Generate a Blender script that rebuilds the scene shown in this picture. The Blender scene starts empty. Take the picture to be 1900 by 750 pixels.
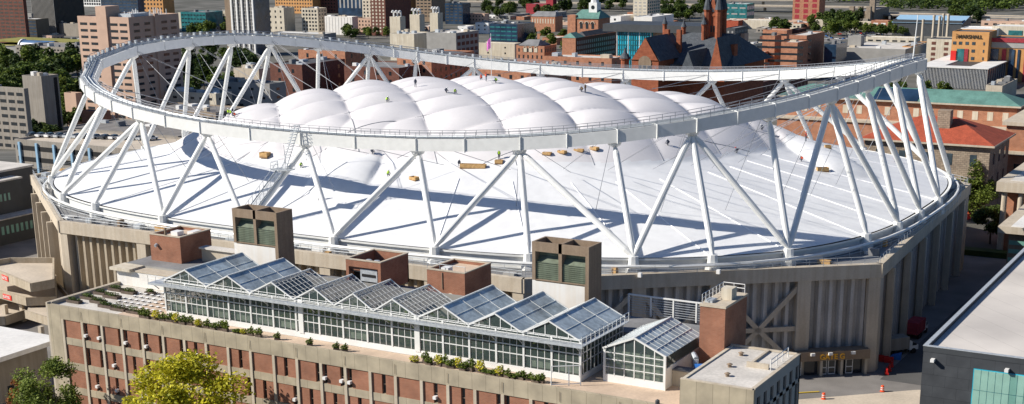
import bpy, math, random
from mathutils import Vector, Matrix
random.seed(7)
R_ = math.radians
S = bpy.context.scene
COL = S.collection

# ---------------------------------------------------------------- camera, sky, sun, exposure
# world axes follow the campus grid: X along the long side of the stadium, Y across it, Z up, metres
CF, CPITCH, CROLL, CYAW = 2640.0, 16.62, -0.69, 30.1
CP = Vector((164.484, -276.032, 74.22))
cy, sy = math.cos(R_(CYAW)), math.sin(R_(CYAW))
def _rot(v): return Vector((v[0]*cy - v[1]*sy, v[0]*sy + v[1]*cy, v[2]))
FW = _rot((0, math.cos(R_(CPITCH)), -math.sin(R_(CPITCH))))
RT = _rot((1, 0, 0)); UP = RT.cross(FW)
cr, sr = math.cos(R_(CROLL)), math.sin(R_(CROLL))
R2 = RT*cr + UP*sr; U2 = UP*cr - RT*sr
cd = bpy.data.cameras.new('camera'); cam = bpy.data.objects.new('camera', cd); COL.objects.link(cam)
m = Matrix((R2, U2, -FW)).transposed().to_4x4(); m.translation = CP
cam.matrix_world = m
cd.sensor_width = 36; cd.lens = CF/1900*36; cd.shift_y = 275/1900
cd.clip_start = 1; cd.clip_end = 12000
S.camera = cam

SUN_EL, SUN_AZ = 33.0, 214.0          # azimuth: direction towards the sun, counter-clockwise from +X
w = bpy.data.worlds.new("World"); S.world = w; w.use_nodes = True
nt = w.node_tree; bg = nt.nodes['Background']
sky = nt.nodes.new('ShaderNodeTexSky'); sky.sky_type = 'NISHITA'; sky.sun_disc = False
sky.sun_elevation = R_(SUN_EL); sky.sun_rotation = R_(90 - SUN_AZ); sky.ozone_density = 3.5; sky.dust_density = .4; sky.air_density = 1.1
tint = nt.nodes.new('ShaderNodeMix'); tint.data_type = 'RGBA'; tint.blend_type = 'MULTIPLY'; tint.inputs[0].default_value = 1; tint.inputs[7].default_value = (.74, .92, 1.18, 1)
nt.links.new(sky.outputs[0], tint.inputs[6]); nt.links.new(tint.outputs[2], bg.inputs[0]); bg.inputs[1].default_value = 0.053
ld = bpy.data.lights.new('sun', 'SUN'); ld.energy = 4.9; ld.angle = R_(0.5); ld.color = (1.0, 0.94, 0.85)
lo = bpy.data.objects.new('sun', ld); COL.objects.link(lo)
sd = Vector((math.cos(R_(SUN_EL))*math.cos(R_(SUN_AZ)), math.cos(R_(SUN_EL))*math.sin(R_(SUN_AZ)), math.sin(R_(SUN_EL))))
lo.rotation_euler = sd.to_track_quat('Z', 'Y').to_euler(); lo.location = (0, 0, 300)
S.view_settings.view_transform = 'Standard'; S.view_settings.look = 'None'
S.view_settings.exposure = 0.43; S.view_settings.gamma = 1

# ---------------------------------------------------------------- survey helpers (pixel of the 1900x750 photograph -> point on a known plane)
def ray(px, py): return FW + R2*((px-950)/CF) - U2*((py-650)/CF)
def atz(px, py, z): d = ray(px, py); return CP + d*((z-CP.z)/d.z)
def aty(px, py, y): d = ray(px, py); return CP + d*((y-CP.y)/d.y)
def pj(x, y, z):
    q = Vector((x, y, z)) - CP; d = q.dot(FW); return 950+CF*q.dot(R2)/d, 650-CF*q.dot(U2)/d, d
def G(x, y):
    o = -.5015*x + .865*y; s = min(1, max(0, (o-90)/420)); return -40*s*s*(3-2*s)
def gnd(px, py):
    d = ray(px, py); t = 150.0
    while t < 5000:
        q = CP + d*t
        if q.z <= G(q.x, q.y): return q
        t += 2.0
    return q

# ---------------------------------------------------------------- materials
def mat(name, c, rough=.8, metal=0, var=.12, scale=.35, bump=0, streak=0, spec=.4, c2=None, var2=0, scale2=6):
    mt = bpy.data.materials.new(name); mt.use_nodes = True; n = mt.node_tree; b = n.nodes['Principled BSDF']
    b.inputs['Roughness'].default_value = rough; b.inputs['Metallic'].default_value = metal
    b.inputs['Specular IOR Level'].default_value = spec
    geo = n.nodes.new('ShaderNodeNewGeometry')
    nz = n.nodes.new('ShaderNodeTexNoise'); nz.inputs['Scale'].default_value = scale; nz.inputs['Detail'].default_value = 6
    n.links.new(geo.outputs['Position'], nz.inputs['Vector'])
    rp = n.nodes.new('ShaderNodeValToRGB')
    a = tuple(max(0, v*(1-var)) for v in c); d = c2 if c2 else tuple(min(1, v*(1+var)) for v in c)
    rp.color_ramp.elements[0].position = .32; rp.color_ramp.elements[0].color = (*a, 1)
    rp.color_ramp.elements[1].position = .68; rp.color_ramp.elements[1].color = (*d, 1)
    n.links.new(nz.outputs[0], rp.inputs[0]); out = rp.outputs[0]
    if streak:      # rain streaks running down concrete
        mp = n.nodes.new('ShaderNodeMapping'); mp.inputs['Scale'].default_value = (1.4, 1.4, .07)
        n.links.new(geo.outputs['Position'], mp.inputs[0])
        n2 = n.nodes.new('ShaderNodeTexNoise'); n2.inputs['Scale'].default_value = 1.0; n2.inputs['Detail'].default_value = 4
        n.links.new(mp.outputs[0], n2.inputs['Vector'])
        r2 = n.nodes.new('ShaderNodeValToRGB'); r2.color_ramp.elements[0].position = .38; r2.color_ramp.elements[1].position = .6
        k = 1-streak; r2.color_ramp.elements[0].color = (k, k*.97, k*.93, 1); r2.color_ramp.elements[1].color = (1, 1, 1, 1)
        n.links.new(n2.outputs[0], r2.inputs[0])
        mx = n.nodes.new('ShaderNodeMix'); mx.data_type = 'RGBA'; mx.blend_type = 'MULTIPLY'; mx.inputs[0].default_value = 1
        n.links.new(out, mx.inputs[6]); n.links.new(r2.outputs[0], mx.inputs[7]); out = mx.outputs[2]
    if var2:
        n3 = n.nodes.new('ShaderNodeTexNoise'); n3.inputs['Scale'].default_value = scale2; n3.inputs['Detail'].default_value = 2
        n.links.new(geo.outputs['Position'], n3.inputs['Vector'])
        r3 = n.nodes.new('ShaderNodeValToRGB'); r3.color_ramp.elements[0].position = .35; r3.color_ramp.elements[1].position = .65
        r3.color_ramp.elements[0].color = (1-var2,)*3 + (1,); r3.color_ramp.elements[1].color = (1, 1, 1, 1)
        n.links.new(n3.outputs[0], r3.inputs[0])
        mx = n.nodes.new('ShaderNodeMix'); mx.data_type = 'RGBA'; mx.blend_type = 'MULTIPLY'; mx.inputs[0].default_value = 1
        n.links.new(out, mx.inputs[6]); n.links.new(r3.outputs[0], mx.inputs[7]); out = mx.outputs[2]
    n.links.new(out, b.inputs['Base Color'])
    if bump:
        bp = n.nodes.new('ShaderNodeBump'); bp.inputs['Strength'].default_value = bump; bp.inputs['Distance'].default_value = .05
        n.links.new(nz.outputs[0], bp.inputs['Height']); n.links.new(bp.outputs[0], b.inputs['Normal'])
    return mt
def brick(name, c1, c2, mortar, bw=.5, bh=.16, ms=.02, ns=.5):
    mt = bpy.data.materials.new(name); mt.use_nodes = True; n = mt.node_tree; b = n.nodes['Principled BSDF']
    b.inputs['Roughness'].default_value = .9; b.inputs['Specular IOR Level'].default_value = .2
    geo = n.nodes.new('ShaderNodeNewGeometry'); sx = n.nodes.new('ShaderNodeSeparateXYZ'); n.links.new(geo.outputs['Position'], sx.inputs[0])
    ad = n.nodes.new('ShaderNodeMath'); n.links.new(sx.outputs[0], ad.inputs[0]); n.links.new(sx.outputs[1], ad.inputs[1])
    cb = n.nodes.new('ShaderNodeCombineXYZ'); n.links.new(ad.outputs[0], cb.inputs[0]); n.links.new(sx.outputs[2], cb.inputs[1])
    bt = n.nodes.new('ShaderNodeTexBrick'); bt.inputs['Scale'].default_value = 1; bt.inputs['Brick Width'].default_value = bw; bt.inputs['Row Height'].default_value = bh
    bt.inputs['Mortar Size'].default_value = ms
    for k, v in (('Color1', c1), ('Color2', c2), ('Mortar', mortar)): bt.inputs[k].default_value = (*v, 1)
    n.links.new(cb.outputs[0], bt.inputs['Vector'])
    nz = n.nodes.new('ShaderNodeTexNoise'); nz.inputs['Scale'].default_value = ns; nz.inputs['Detail'].default_value = 5
    n.links.new(geo.outputs['Position'], nz.inputs['Vector'])
    r = n.nodes.new('ShaderNodeValToRGB'); r.color_ramp.elements[0].position = .3; r.color_ramp.elements[1].position = .7
    r.color_ramp.elements[0].color = (.78, .76, .76, 1); r.color_ramp.elements[1].color = (1.15, 1.12, 1.1, 1)
    n.links.new(nz.outputs[0], r.inputs[0])
    mx = n.nodes.new('ShaderNodeMix'); mx.data_type = 'RGBA'; mx.blend_type = 'MULTIPLY'; mx.inputs[0].default_value = 1
    n.links.new(bt.outputs[0], mx.inputs[6]); n.links.new(r.outputs[0], mx.inputs[7]); n.links.new(mx.outputs[2], b.inputs['Base Color'])
    return mt
def panelled(name, c, w_=1.3, h_=50, line=.55, rough=.8, ms=.03, dark=.85, ns=.5):    # panel joints every w_ metres
    mt = brick(name, c, tuple(v*dark for v in c), tuple(v*line for v in c), w_, h_, ms, ns); return mt
def glass(name, c, a=.5, rough=.05):
    mt = bpy.data.materials.new(name); mt.use_nodes = True; n = mt.node_tree; b = n.nodes['Principled BSDF']
    b.inputs['Base Color'].default_value = (*c, 1); b.inputs['Roughness'].default_value = rough; b.inputs['Specular IOR Level'].default_value = .8
    b.inputs['Alpha'].default_value = a
    return mt
def leafmat(name, c1, c2, scale=.5):
    mt = bpy.data.materials.new(name); mt.use_nodes = True; n = mt.node_tree; b = n.nodes['Principled BSDF']
    b.inputs['Roughness'].default_value = .65; b.inputs['Specular IOR Level'].default_value = .25
    geo = n.nodes.new('ShaderNodeNewGeometry')
    nz = n.nodes.new('ShaderNodeTexNoise'); nz.inputs['Scale'].default_value = scale; nz.inputs['Detail'].default_value = 5
    n.links.new(geo.outputs['Position'], nz.inputs['Vector'])
    mxa = n.nodes.new('ShaderNodeMath'); mxa.operation = 'MULTIPLY_ADD'; mxa.inputs[1].default_value = .35; 
    n.links.new(geo.outputs['Random Per Island'], mxa.inputs[0])
    n.links.new(nz.outputs[0], mxa.inputs[2])
    r = n.nodes.new('ShaderNodeValToRGB'); r.color_ramp.elements[0].position = .4; r.color_ramp.elements[1].position = .9
    r.color_ramp.elements[0].color = (*c1, 1); r.color_ramp.elements[1].color = (*c2, 1)
    n.links.new(mxa.outputs[0], r.inputs[0]); n.links.new(r.outputs[0], b.inputs['Base Color'])
    tr = n.nodes.new('ShaderNodeBsdfTranslucent'); n.links.new(r.outputs[0], tr.inputs[0])
    ms = n.nodes.new('ShaderNodeMixShader'); ms.inputs[0].default_value = .25
    n.links.new(b.outputs[0], ms.inputs[1]); n.links.new(tr.outputs[0], ms.inputs[2]); n.links.new(ms.outputs[0], n.nodes['Material Output'].inputs[0])
    return mt

M = dict(
 membrane=mat('white membrane', (.765, .77, .77), .55, var=.035, scale=.12, var2=.06, scale2=.5),
 pillow=mat('pinkish grey membrane', (.70, .675, .67), .6, var=.04, scale=.12, var2=.03, scale2=1.5),  # slightly darker, pinker tone for the pillow zone
 steel=mat('white painted steel', (.74, .74, .71), .38, var=.05, scale=.8, spec=.5),
 galv=mat('galvanised steel', (.50, .53, .55), .5, metal=.35, var=.15, scale=2),
 cable=mat('steel cable', (.30, .31, .33), .5, metal=.4, var=.1),
 seam=mat('white seam strip', (.86, .86, .87), .5, var=.02),
 conc=mat('weathered concrete', (.46, .39, .29), .92, var=.08, scale=.25, bump=.3, streak=.14, var2=.12, scale2=3),
 concl=mat('pale concrete', (.54, .47, .37), .9, var=.08, scale=.3, streak=.1, var2=.08, scale2=4),
 concd=mat('streaked shade toned concrete', (.52, .50, .47), .92, var=.10, scale=.3, streak=.18, var2=.1, scale2=4),  # streaked, with the shade of the stadium's right sides mixed into its colour
 precast=panelled('precast panels', (.42, .37, .27), 2.0, 60, .6, ms=.035, dark=.93),
 brickn=brick('red brick', (.29, .11, .058), (.35, .145, .082), (.30, .20, .15), .4, .14, .02),
 bricko=brick('orange brick', (.40, .16, .085), (.46, .20, .11), (.38, .27, .2), .8, .3, .03),
 brickd=brick('dark brick', (.15, .055, .04), (.19, .075, .05), (.12, .09, .08), .8, .3, .03),
 brickm=brick('maroon brick', (.33, .035, .05), (.40, .05, .06), (.25, .06, .07), .8, .3, .03),
 bricks=brick('sandstone blocks', (.30, .24, .18), (.40, .33, .25), (.2, .17, .13), 1.1, .5, .06),
 sandst=brick('red sandstone', (.30, .09, .045), (.36, .12, .06), (.2, .08, .05), 1.0, .5, .04),
 rooft=mat('tan roof membrane', (.60, .46, .34), .9, var=.12, scale=.3, var2=.1, scale2=3),
 rooftl=mat('pale gravel roof', (.62, .58, .52), .95, var=.15, scale=.25, var2=.15, scale2=3),
 roofw=mat('white roof sheet', (.74, .72, .68), .8, var=.1, scale=.15, var2=.1, scale2=1.5),
 roofg=mat('grey roof', (.22, .22, .22), .9, var=.2, scale=.2, var2=.15, scale2=2),
 roofd=mat('dark roof', (.08, .08, .085), .9, var=.25, scale=.2),
 slate=brick('slate tiles', (.085, .10, .115), (.12, .135, .15), (.05, .06, .07), .6, .35, .04),
 redtile=mat('clay roof tiles', (.42, .085, .04), .85, var=.18, scale=.5, var2=.3, scale2=3),
 copper=mat('green copper roof', (.12, .25, .21), .7, var=.18, scale=.3, var2=.15, scale2=2),
 dark=mat('dark window glass', (.025, .03, .035), .12, var=.3, scale=.4, spec=.7),
 darkb=mat('window glass', (.05, .07, .085), .1, var=.4, scale=.6, spec=.8),
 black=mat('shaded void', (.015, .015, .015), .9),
 white=mat('white paint', (.78, .77, .74), .6, var=.06, scale=.5, var2=.05),
 whiteb=mat('white render', (.74, .72, .68), .8, var=.05, scale=.4, streak=.03),
 cream=mat('cream wall', (.60, .54, .43), .85, var=.08, scale=.2, streak=.15),
 tan=mat('tan precast wall', (.56, .38, .28), .85, var=.07, scale=.2, var2=.06),
 tano=mat('ochre cladding', (.55, .28, .10), .8, var=.1, scale=.2),
 tang=mat('taupe concrete wall', (.31, .28, .24), .9, var=.08, scale=.2, streak=.15),
 grey=mat('grey wall', (.30, .29, .27), .85, var=.1, scale=.2),
 greyd=mat('charcoal cladding', (.055, .06, .065), .55, var=.12, scale=.3),
 navy=mat('dark blue glass wall', (.02, .045, .085), .2, var=.4, scale=.15, spec=.8),
 bronze=mat('bronze curtain wall', (.06, .05, .04), .3, var=.3, scale=.2, spec=.7),
 teal=mat('teal glass wall', (.03, .16, .17), .2, var=.35, scale=.25, spec=.8),
 cyan=mat('turquoise glass panels', (.02, .38, .52), .25, var=.5, scale=.25, spec=.7),
 rib=mat('grey stone ribs', (.34, .33, .31), .8, var=.06),
 barrel=mat('blue barrel roof', (.05, .12, .24), .4, var=.2, scale=.1, spec=.6),
 grass=mat('grass', (.07, .10, .03), .95, var=.3, scale=.1, var2=.2),
 sedum=mat('sedum roof', (.24, .22, .05), .95, var=.3, scale=.1),
 asphalt=mat('asphalt', (.11, .108, .105), .9, var=.25, scale=.1, var2=.15),
 asphaltl=mat('worn asphalt', (.22, .205, .19), .9, var=.2, scale=.15, var2=.15),
 city=mat('city ground', (.10, .10, .075), .95, var=.4, scale=.03, c2=(.17, .16, .14)),
 plaza=mat('concrete paving', (.56, .48, .38), .9, var=.12, scale=.15, var2=.12, scale2=2),
 paint=mat('road paint', (.75, .74, .7), .8, var=.05),
 ypaint=mat('yellow paint', (.65, .45, .05), .8, var=.05),
 orange=mat('orange plastic', (.80, .10, .03), .5, var=.1),
 redpl=mat('red plastic', (.62, .02, .015), .5, var=.1),
 redsign=mat('red sign face', (.70, .05, .03), .5, var=.05),
 gold=mat('gold letters', (.85, .42, .02), .5, var=.05),
 black2=mat('dark bronze letters', (.05, .035, .02), .6),
 wood=mat('plywood crate', (.55, .34, .14), .8, var=.2, scale=2, var2=.2),
 woodd=mat('crate interior', (.25, .15, .07), .9, var=.2, scale=2),
 soil=mat('planting soil', (.07, .045, .03), .95, var=.3, scale=3),
 planter=mat('planter box', (.12, .09, .07), .9, var=.2, scale=2),
 green=mat('green louvre', (.14, .17, .12), .7, var=.15, scale=1, streak=.2),
 tower=mat('brown concrete', (.27, .20, .14), .92, var=.10, scale=.5, streak=.12, var2=.1, scale2=4),
 ghglass=glass('clear greenhouse glass', (.10, .14, .13), .45),
 ghroof=mat('whitewashed greenhouse glass', (.48, .55, .57), .24, var=.28, scale=.35, var2=.25, scale2=1.6, spec=.6),
 ghroofc=glass('clear roof glass', (.10, .14, .17), .5, .06),
 ghscreen=mat('shade screen', (.30, .35, .27), .8, var=.3, scale=.8),
 blue=mat('pale blue paint', (.28, .45, .60), .6, var=.05),
 bluep=mat('blue paint', (.03, .16, .5), .5),
 pink=mat('pink flag cloth', (.75, .25, .60), .8),
 mint=mat('green glass panels', (.28, .48, .40), .25, var=.12, scale=.5, spec=.7),
 mint2=mat('darker green glass panels', (.17, .36, .30), .25, var=.12, scale=.5, spec=.7),
 skin=mat('skin', (.5, .3, .2), .7), denim=mat('dark work clothes', (.06, .07, .10), .9),
 hivis=mat('lime safety vest', (.50, .80, .04), .6), hivisr=mat('orange safety vest', (.85, .12, .04), .6),
 hat=mat('hard hat', (.8, .8, .75), .4), hatr=mat('red hard hat', (.7, .05, .04), .4),
 leafg=leafmat('green leaves', (.03, .06, .014), (.12, .165, .03), .25),
 leafd=leafmat('dark green leaves', (.018, .04, .013), (.07, .105, .025), .25),
 leafl=leafmat('light green leaves', (.07, .11, .02), (.20, .25, .04), .3),
 leafy=leafmat('yellow green leaves', (.26, .27, .015), (.70, .62, .035), .7),
 leafm=leafmat('mid green leaves', (.03, .06, .012), (.15, .21, .03), .7),
 leafn=leafmat('bright mid green leaves', (.07, .11, .02), (.26, .32, .05), .7),
 leafo=leafmat('orange red leaves', (.16, .05, .015), (.40, .16, .03), .8),
 bark=mat('bark', (.10, .075, .055), .95, var=.3, scale=3),
)

# ---------------------------------------------------------------- mesh builder and object tree
class MB:
    def __init__(s): s.v = []; s.f = []
    def poly(s, pts):
        k = len(s.v); s.v += [tuple(p) for p in pts]; s.f.append(tuple(range(k, k+len(pts)))); return s
    def box(s, x0, x1, y0, y1, z0, z1):
        x0, x1 = min(x0, x1), max(x0, x1); y0, y1 = min(y0, y1), max(y0, y1); z0, z1 = min(z0, z1), max(z0, z1)
        k = len(s.v); s.v += [(x, y, z) for z in (z0, z1) for y in (y0, y1) for x in (x0, x1)]
        s.f += [tuple(k+i for i in q) for q in ((0, 2, 3, 1), (4, 5, 7, 6), (0, 1, 5, 4), (2, 6, 7, 3), (0, 4, 6, 2), (1, 3, 7, 5))]; return s
    def prism(s, pts, z0, z1):
        n = len(pts)
        ar = sum(pts[i][0]*pts[(i+1) % n][1]-pts[(i+1) % n][0]*pts[i][1] for i in range(n))
        if ar < 0: pts = pts[::-1]
        k = len(s.v); zz0 = z0 if hasattr(z0, '__len__') else [z0]*n; zz1 = z1 if hasattr(z1, '__len__') else [z1]*n
        s.v += [(p[0], p[1], z) for p, z in zip(pts, zz0)] + [(p[0], p[1], z) for p, z in zip(pts, zz1)]
        s.f.append(tuple(k+i for i in reversed(range(n)))); s.f.append(tuple(k+n+i for i in range(n)))
        for i in range(n): j = (i+1) % n; s.f.append((k+i, k+j, k+n+j, k+n+i))
        return s
    def obox(s, p, q, w_, h, up=(0, 0, 1)):      # beam of rectangular section from p to q
        p, q = Vector(p), Vector(q); d = (q-p).normalized(); a = d.cross(Vector(up))
        if a.length < 1e-3: a = d.cross(Vector((1, 0, 0)))
        a.normalize(); b = a.cross(d); k = len(s.v)
        for c in (p, q):
            for i, j in ((-1, -1), (1, -1), (1, 1), (-1, 1)): s.v.append(tuple(c + a*(w_/2*i) + b*(h/2*j)))
        s.f += [tuple(k+i for i in f) for f in ((0, 3, 2, 1), (4, 5, 6, 7), (0, 1, 5, 4), (1, 2, 6, 5), (2, 3, 7, 6), (3, 0, 4, 7))]; return s
    def tube(s, p, q, r, n=8, r2=None, cap=True):
        p, q = Vector(p), Vector(q); r2 = r if r2 is None else r2; d = (q-p).normalized()
        a = d.cross(Vector((0, 0, 1)));
        if a.length < 1e-3: a = Vector((1, 0, 0))
        a.normalize(); b = d.cross(a); k = len(s.v)
        for c, rr in ((p, r), (q, r2)):
            for i in range(n): t = 2*math.pi*i/n; s.v.append(tuple(c + a*(rr*math.cos(t)) + b*(rr*math.sin(t))))
        for i in range(n): j = (i+1) % n; s.f.append((k+i, k+j, k+n+j, k+n+i))
        if cap: s.f.append(tuple(k+i for i in reversed(range(n)))); s.f.append(tuple(k+n+i for i in range(n)))
        return s
    def path(s, pts, r, n=6):
        for a, b in zip(pts[:-1], pts[1:]): s.tube(a, b, r, n)
        return s
    def lathe(s, c, prof, n=12):    # prof: list of (r, z)
        k = len(s.v)
        for r, z in prof:
            for i in range(n): t = 2*math.pi*i/n; s.v.append((c[0]+r*math.cos(t), c[1]+r*math.sin(t), c[2]+z))
        for a in range(len(prof)-1):
            for i in range(n): j = (i+1) % n; s.f.append((k+a*n+i, k+a*n+j, k+(a+1)*n+j, k+(a+1)*n+i))
        s.f.append(tuple(k+i for i in reversed(range(n)))); s.f.append(tuple(k+(len(prof)-1)*n+i for i in range(n))); return s
    def gable(s, x0, x1, y0, y1, z0, z1, axis='x', hip=0):    # closed ridge roof; ridge along axis
        if axis == 'x': ym = (y0+y1)/2; a, b = (x0+hip, ym, z1), (x1-hip, ym, z1)
        else: xm = (x0+x1)/2; a, b = (xm, y0+hip, z1), (xm, y1-hip, z1)
        c = [(x0, y0, z0), (x1, y0, z0), (x1, y1, z0), (x0, y1, z0)]
        s.poly([c[3], c[2], c[1], c[0]])
        if axis == 'x': s.poly([c[0], c[1], b, a]); s.poly([c[2], c[3], a, b]); s.poly([c[1], c[2], b]); s.poly([c[3], c[0], a])
        else: s.poly([c[0], c[1], a]); s.poly([c[1], c[2], b, a]); s.poly([c[2], c[3], b]); s.poly([c[3], c[0], a, b])
        return s
    def build(s, name, mt, parent=None, smooth=False, label=None):
        o_ = Vector(parent['_o']) if parent is not None else Vector((0, 0, 0))
        me = bpy.data.meshes.new(name); me.from_pydata([(a-o_.x, b-o_.y, c-o_.z) for a, b, c in s.v], [], s.f)
        me.materials.append(M[mt] if isinstance(mt, str) else mt)
        if smooth: me.polygons.foreach_set('use_smooth', [True]*len(me.polygons))
        me.update(); o = bpy.data.objects.new(name, me); COL.objects.link(o)
        if parent is not None: o.parent = parent; o['_o'] = tuple(o_)
        if label: o['label'] = label
        return o
def thing(name, label, cat, loc, group=None):
    o = bpy.data.objects.new(name, None); COL.objects.link(o); o.location = loc; o.empty_display_size = .5
    o['label'] = label; o['category'] = cat; o['_o'] = tuple(float(v) for v in loc)
    if group: o['group'] = group
    return o
def solo(mb, name, mt, label, cat, loc, group=None, smooth=False):   # a thing that is one mesh with its origin at its base
    t = {'_o': loc}
    class P(dict): pass
    o_ = Vector(loc)
    me = bpy.data.meshes.new(name); me.from_pydata([(a-o_.x, b-o_.y, c-o_.z) for a, b, c in mb.v], [], mb.f)
    me.materials.append(M[mt]); o = bpy.data.objects.new(name, me); COL.objects.link(o); o.location = loc
    if smooth: me.polygons.foreach_set('use_smooth', [True]*len(me.polygons))
    o['label'] = label; o['category'] = cat
    if group: o['group'] = group
    return o
def struct(mb, name, mt, kind='structure', smooth=False):
    o = mb.build(name, mt, None, smooth); o['kind'] = kind; return o
def dup(t, loc, label, rz=None, sc=None):
    r = t.copy(); COL.objects.link(r); r.location = loc; r['label'] = label
    if rz is not None: r.rotation_euler = (0, 0, rz)
    if sc is not None: r.scale = (sc, sc, sc) if not hasattr(sc, '__len__') else sc
    for ch in t.children:
        c = ch.copy(); COL.objects.link(c); c.parent = r
        for g in ch.children: d = g.copy(); COL.objects.link(d); d.parent = c
    return r
def copies(proto, parent, pts):       # linked copies of a part, pts are offsets from the prototype
    for p in pts:
        c = proto.copy(); COL.objects.link(c); c.parent = parent; c.location = proto.location + Vector(p)

# =====================================================================  SETTING
def ground():
    mb = MB(); xs = [-6000, -3500, -2400, -1800, -1400, -1100] + list(range(-900, 901, 60)) + [1200, 1800, 3000, 5000]
    ys = [-1200, -600] + list(range(-300, 1201, 60)) + [1400, 1700, 2100, 2600, 3200, 4500, 7000]
    for y in ys:
        for x in xs: mb.v.append((x, y, G(x, y) - .004))
    n = len(xs)
    for j in range(len(ys)-1):
        for i in range(n-1): a = j*n+i; mb.f.append((a, a+1, a+n+1, a+n))
    struct(mb, 'ground', 'city', smooth=True)
ground()
def sheet(name, pts, mt, dz=.02):
    mb = MB(); mb.poly([(p[0], p[1], dz) for p in pts]); return struct(mb, name, mt)
sheet('pavement', [(-140, -150), (180, -150), (180, 90), (120, 95), (100, 60), (-140, 60)], 'asphaltl', .01)
sheet('plaza', [(100.5, -72), (111.5, -60), (119.5, -46), (119.5, -150), (112.4, -150), (112.4, -90), (93, -74), (86.5, -66), (94.8, -63.7)][0:0] or [(86, -66.5), (94.8, -63.7), (110.1, -50), (119.2, -44), (119.2, -150), (112.5, -150), (112.5, -98), (86, -98)], 'plaza', .03)
sheet('road', [(103.5, -47), (118, -47), (124, 60), (140, 130), (118, 140), (108, 70), (104, 10)], 'asphalt', .026)

# =====================================================================  STADIUM
NA, NB, NN = 92.0, 66.4, 2.876         # crown ring
FA, FB, FN = 98.0, 76.2, 2.838         # column feet
ZR, ZF = 42.5, 20.4
def sup(a, b, n, t):
    t = R_(t); c, s = math.cos(t), math.sin(t); r = (abs(c/a)**n + abs(s/b)**n)**(-1/n); return r*c, r*s
def ringp(t, off=0, dz=0):
    x, y = sup(NA-off, NB-off, NN, t); return Vector((x, y, ZR + 4.07*(x/80)**2 - 3.92*(y/60)**2 + dz))
half = [213.8, 222.3, 232.9, 247.6, 268.3, 289.6, 304.4, 315.4, 323.6, 332.2, 341.0, 348.8, 358.5, 371.6]
nodes = half + [t+180 for t in half]
feeth = [211.3, 225.4, 234.6, 248.6, 264.0, 279.0, 293.6, 304.6, 315.1, 322.7, 330.7, 341.9, 349.2, 356.8, 365.2, 381.2]
legs = {0: (0,), 1: (0, 1), 2: (1, 2, 3), 3: (3, 4), 4: (4, 5), 5: (5, 6), 6: (6, 7, 8), 7: (8,), 8: (8, 9, 10), 9: (10,), 10: (10, 11, 12), 11: (12, 13), 12: (13, 14), 13: (14, 15)}

st = thing('stadium', 'domed stadium with white tensioned roof, raised white ring on slanting tubes and ribbed concrete walls', 'stadium', (0, 0, 0))
def rho(x, y): return (abs(x/97.2)**2.84 + abs(y/75.4)**2.84)**(1/2.84)
import bisect
FT = sorted([t % 360 for t in feeth] + [(t+180) % 360 for t in feeth]); FT = [FT[-1]-360] + FT + [FT[0]+360]
CA1, CA2 = R_(131.0), R_(49.0)         # the two cable directions of the roof net
def roofz(x, y):
    r = rho(x, y)
    zo = 20.9 + 19.5*(1-r)
    cs = (-.62*x + .78*y)/(math.hypot(x, y)+1e-3); th = .72 + .17*cs; zt_ = 20.9 + 19.5*(1-th)
    if r < th: zo = zt_ + (38.3-zt_)*(1-(r/th)**3.3)
    else:      # taut panels, creased along the line from each foot
        a_ = math.degrees(math.atan2(y, x)) % 360; i_ = bisect.bisect(FT, a_); f_ = (a_-FT[i_-1])/(FT[i_]-FT[i_-1])
        zo -= .16*(1-abs(2*f_-1))*math.sin(math.pi*min(1, max(0, (r-th)/(1-th))))
    # billowing cells between the cables
    p = (-math.sin(CA1)*x + math.cos(CA1)*y)/14.4 - .27; q = (-math.sin(CA2)*x + math.cos(CA2)*y)/12.6 + .4
    d = min(1, max(0, (.865*x + .5015*y + 14)/36)); d = 1 - .2*d*d*(3-2*d)
    b = (abs(math.sin(math.pi*p))**.6)*(1 - d*(1 - abs(math.sin(math.pi*q))**.6))
    k = min(1, max(0, (th + .03 - r)/.20))
    ex = 0
    for ax, ay, bx, by, rr_, am in ((54.6, 34.4, 81.0, 9.8, 5.5, 2.0), (-11.6, -30.5, -1.7, -58.1, 6.5, 1.5)):      # two cells that still hold air beyond the taut zone
        L2 = (bx-ax)**2 + (by-ay)**2; u = ((x-ax)*(bx-ax) + (y-ay)*(by-ay))/L2; v = abs((x-ax)*(by-ay) - (y-ay)*(bx-ax))/math.sqrt(L2)/rr_
        if 0 < u < 1 and v < 1: ex = max(ex, am*math.sqrt(1-v*v)*min(1, 4*u*(1-u)*1.3)**.6)
    return zo + max(1.75*b*k*(1+.12*math.sin(x*.11+y*.07)), ex)
def build_roof():
    mb = MB(); nr, ntt = 170, 640
    rs = [((i/nr)**.9) for i in range(nr+1)]
    for i, r in enumerate(rs):
        for j in range(ntt):
            x, y = sup(97.2*max(r, 1e-4), 75.4*max(r, 1e-4), 2.84, 360*j/ntt)
            mb.v.append((x, y, roofz(x, y)))
    mi, mo = MB(), None
    for i in range(nr):
        for j in range(ntt):
            k = (j+1) % ntt; mb.f.append((i*ntt+j, (i+1)*ntt+j, (i+1)*ntt+k, i*ntt+k))
    o = mb.build('roof_membrane', 'membrane', st, True)
    o.data.materials.append(M['pillow'])
    idx = []
    for i in range(nr):
        for j in range(ntt):
            x, y, _ = mb.v[i*ntt+j]; idx.append(1 if rho(x, y) < .705 + .17*(-.62*x + .78*y)/(math.hypot(x, y)+1e-3) else 0)
    o.data.polygons.foreach_set('material_index', idx); o.data.update()
    return o
build_roof()
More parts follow.
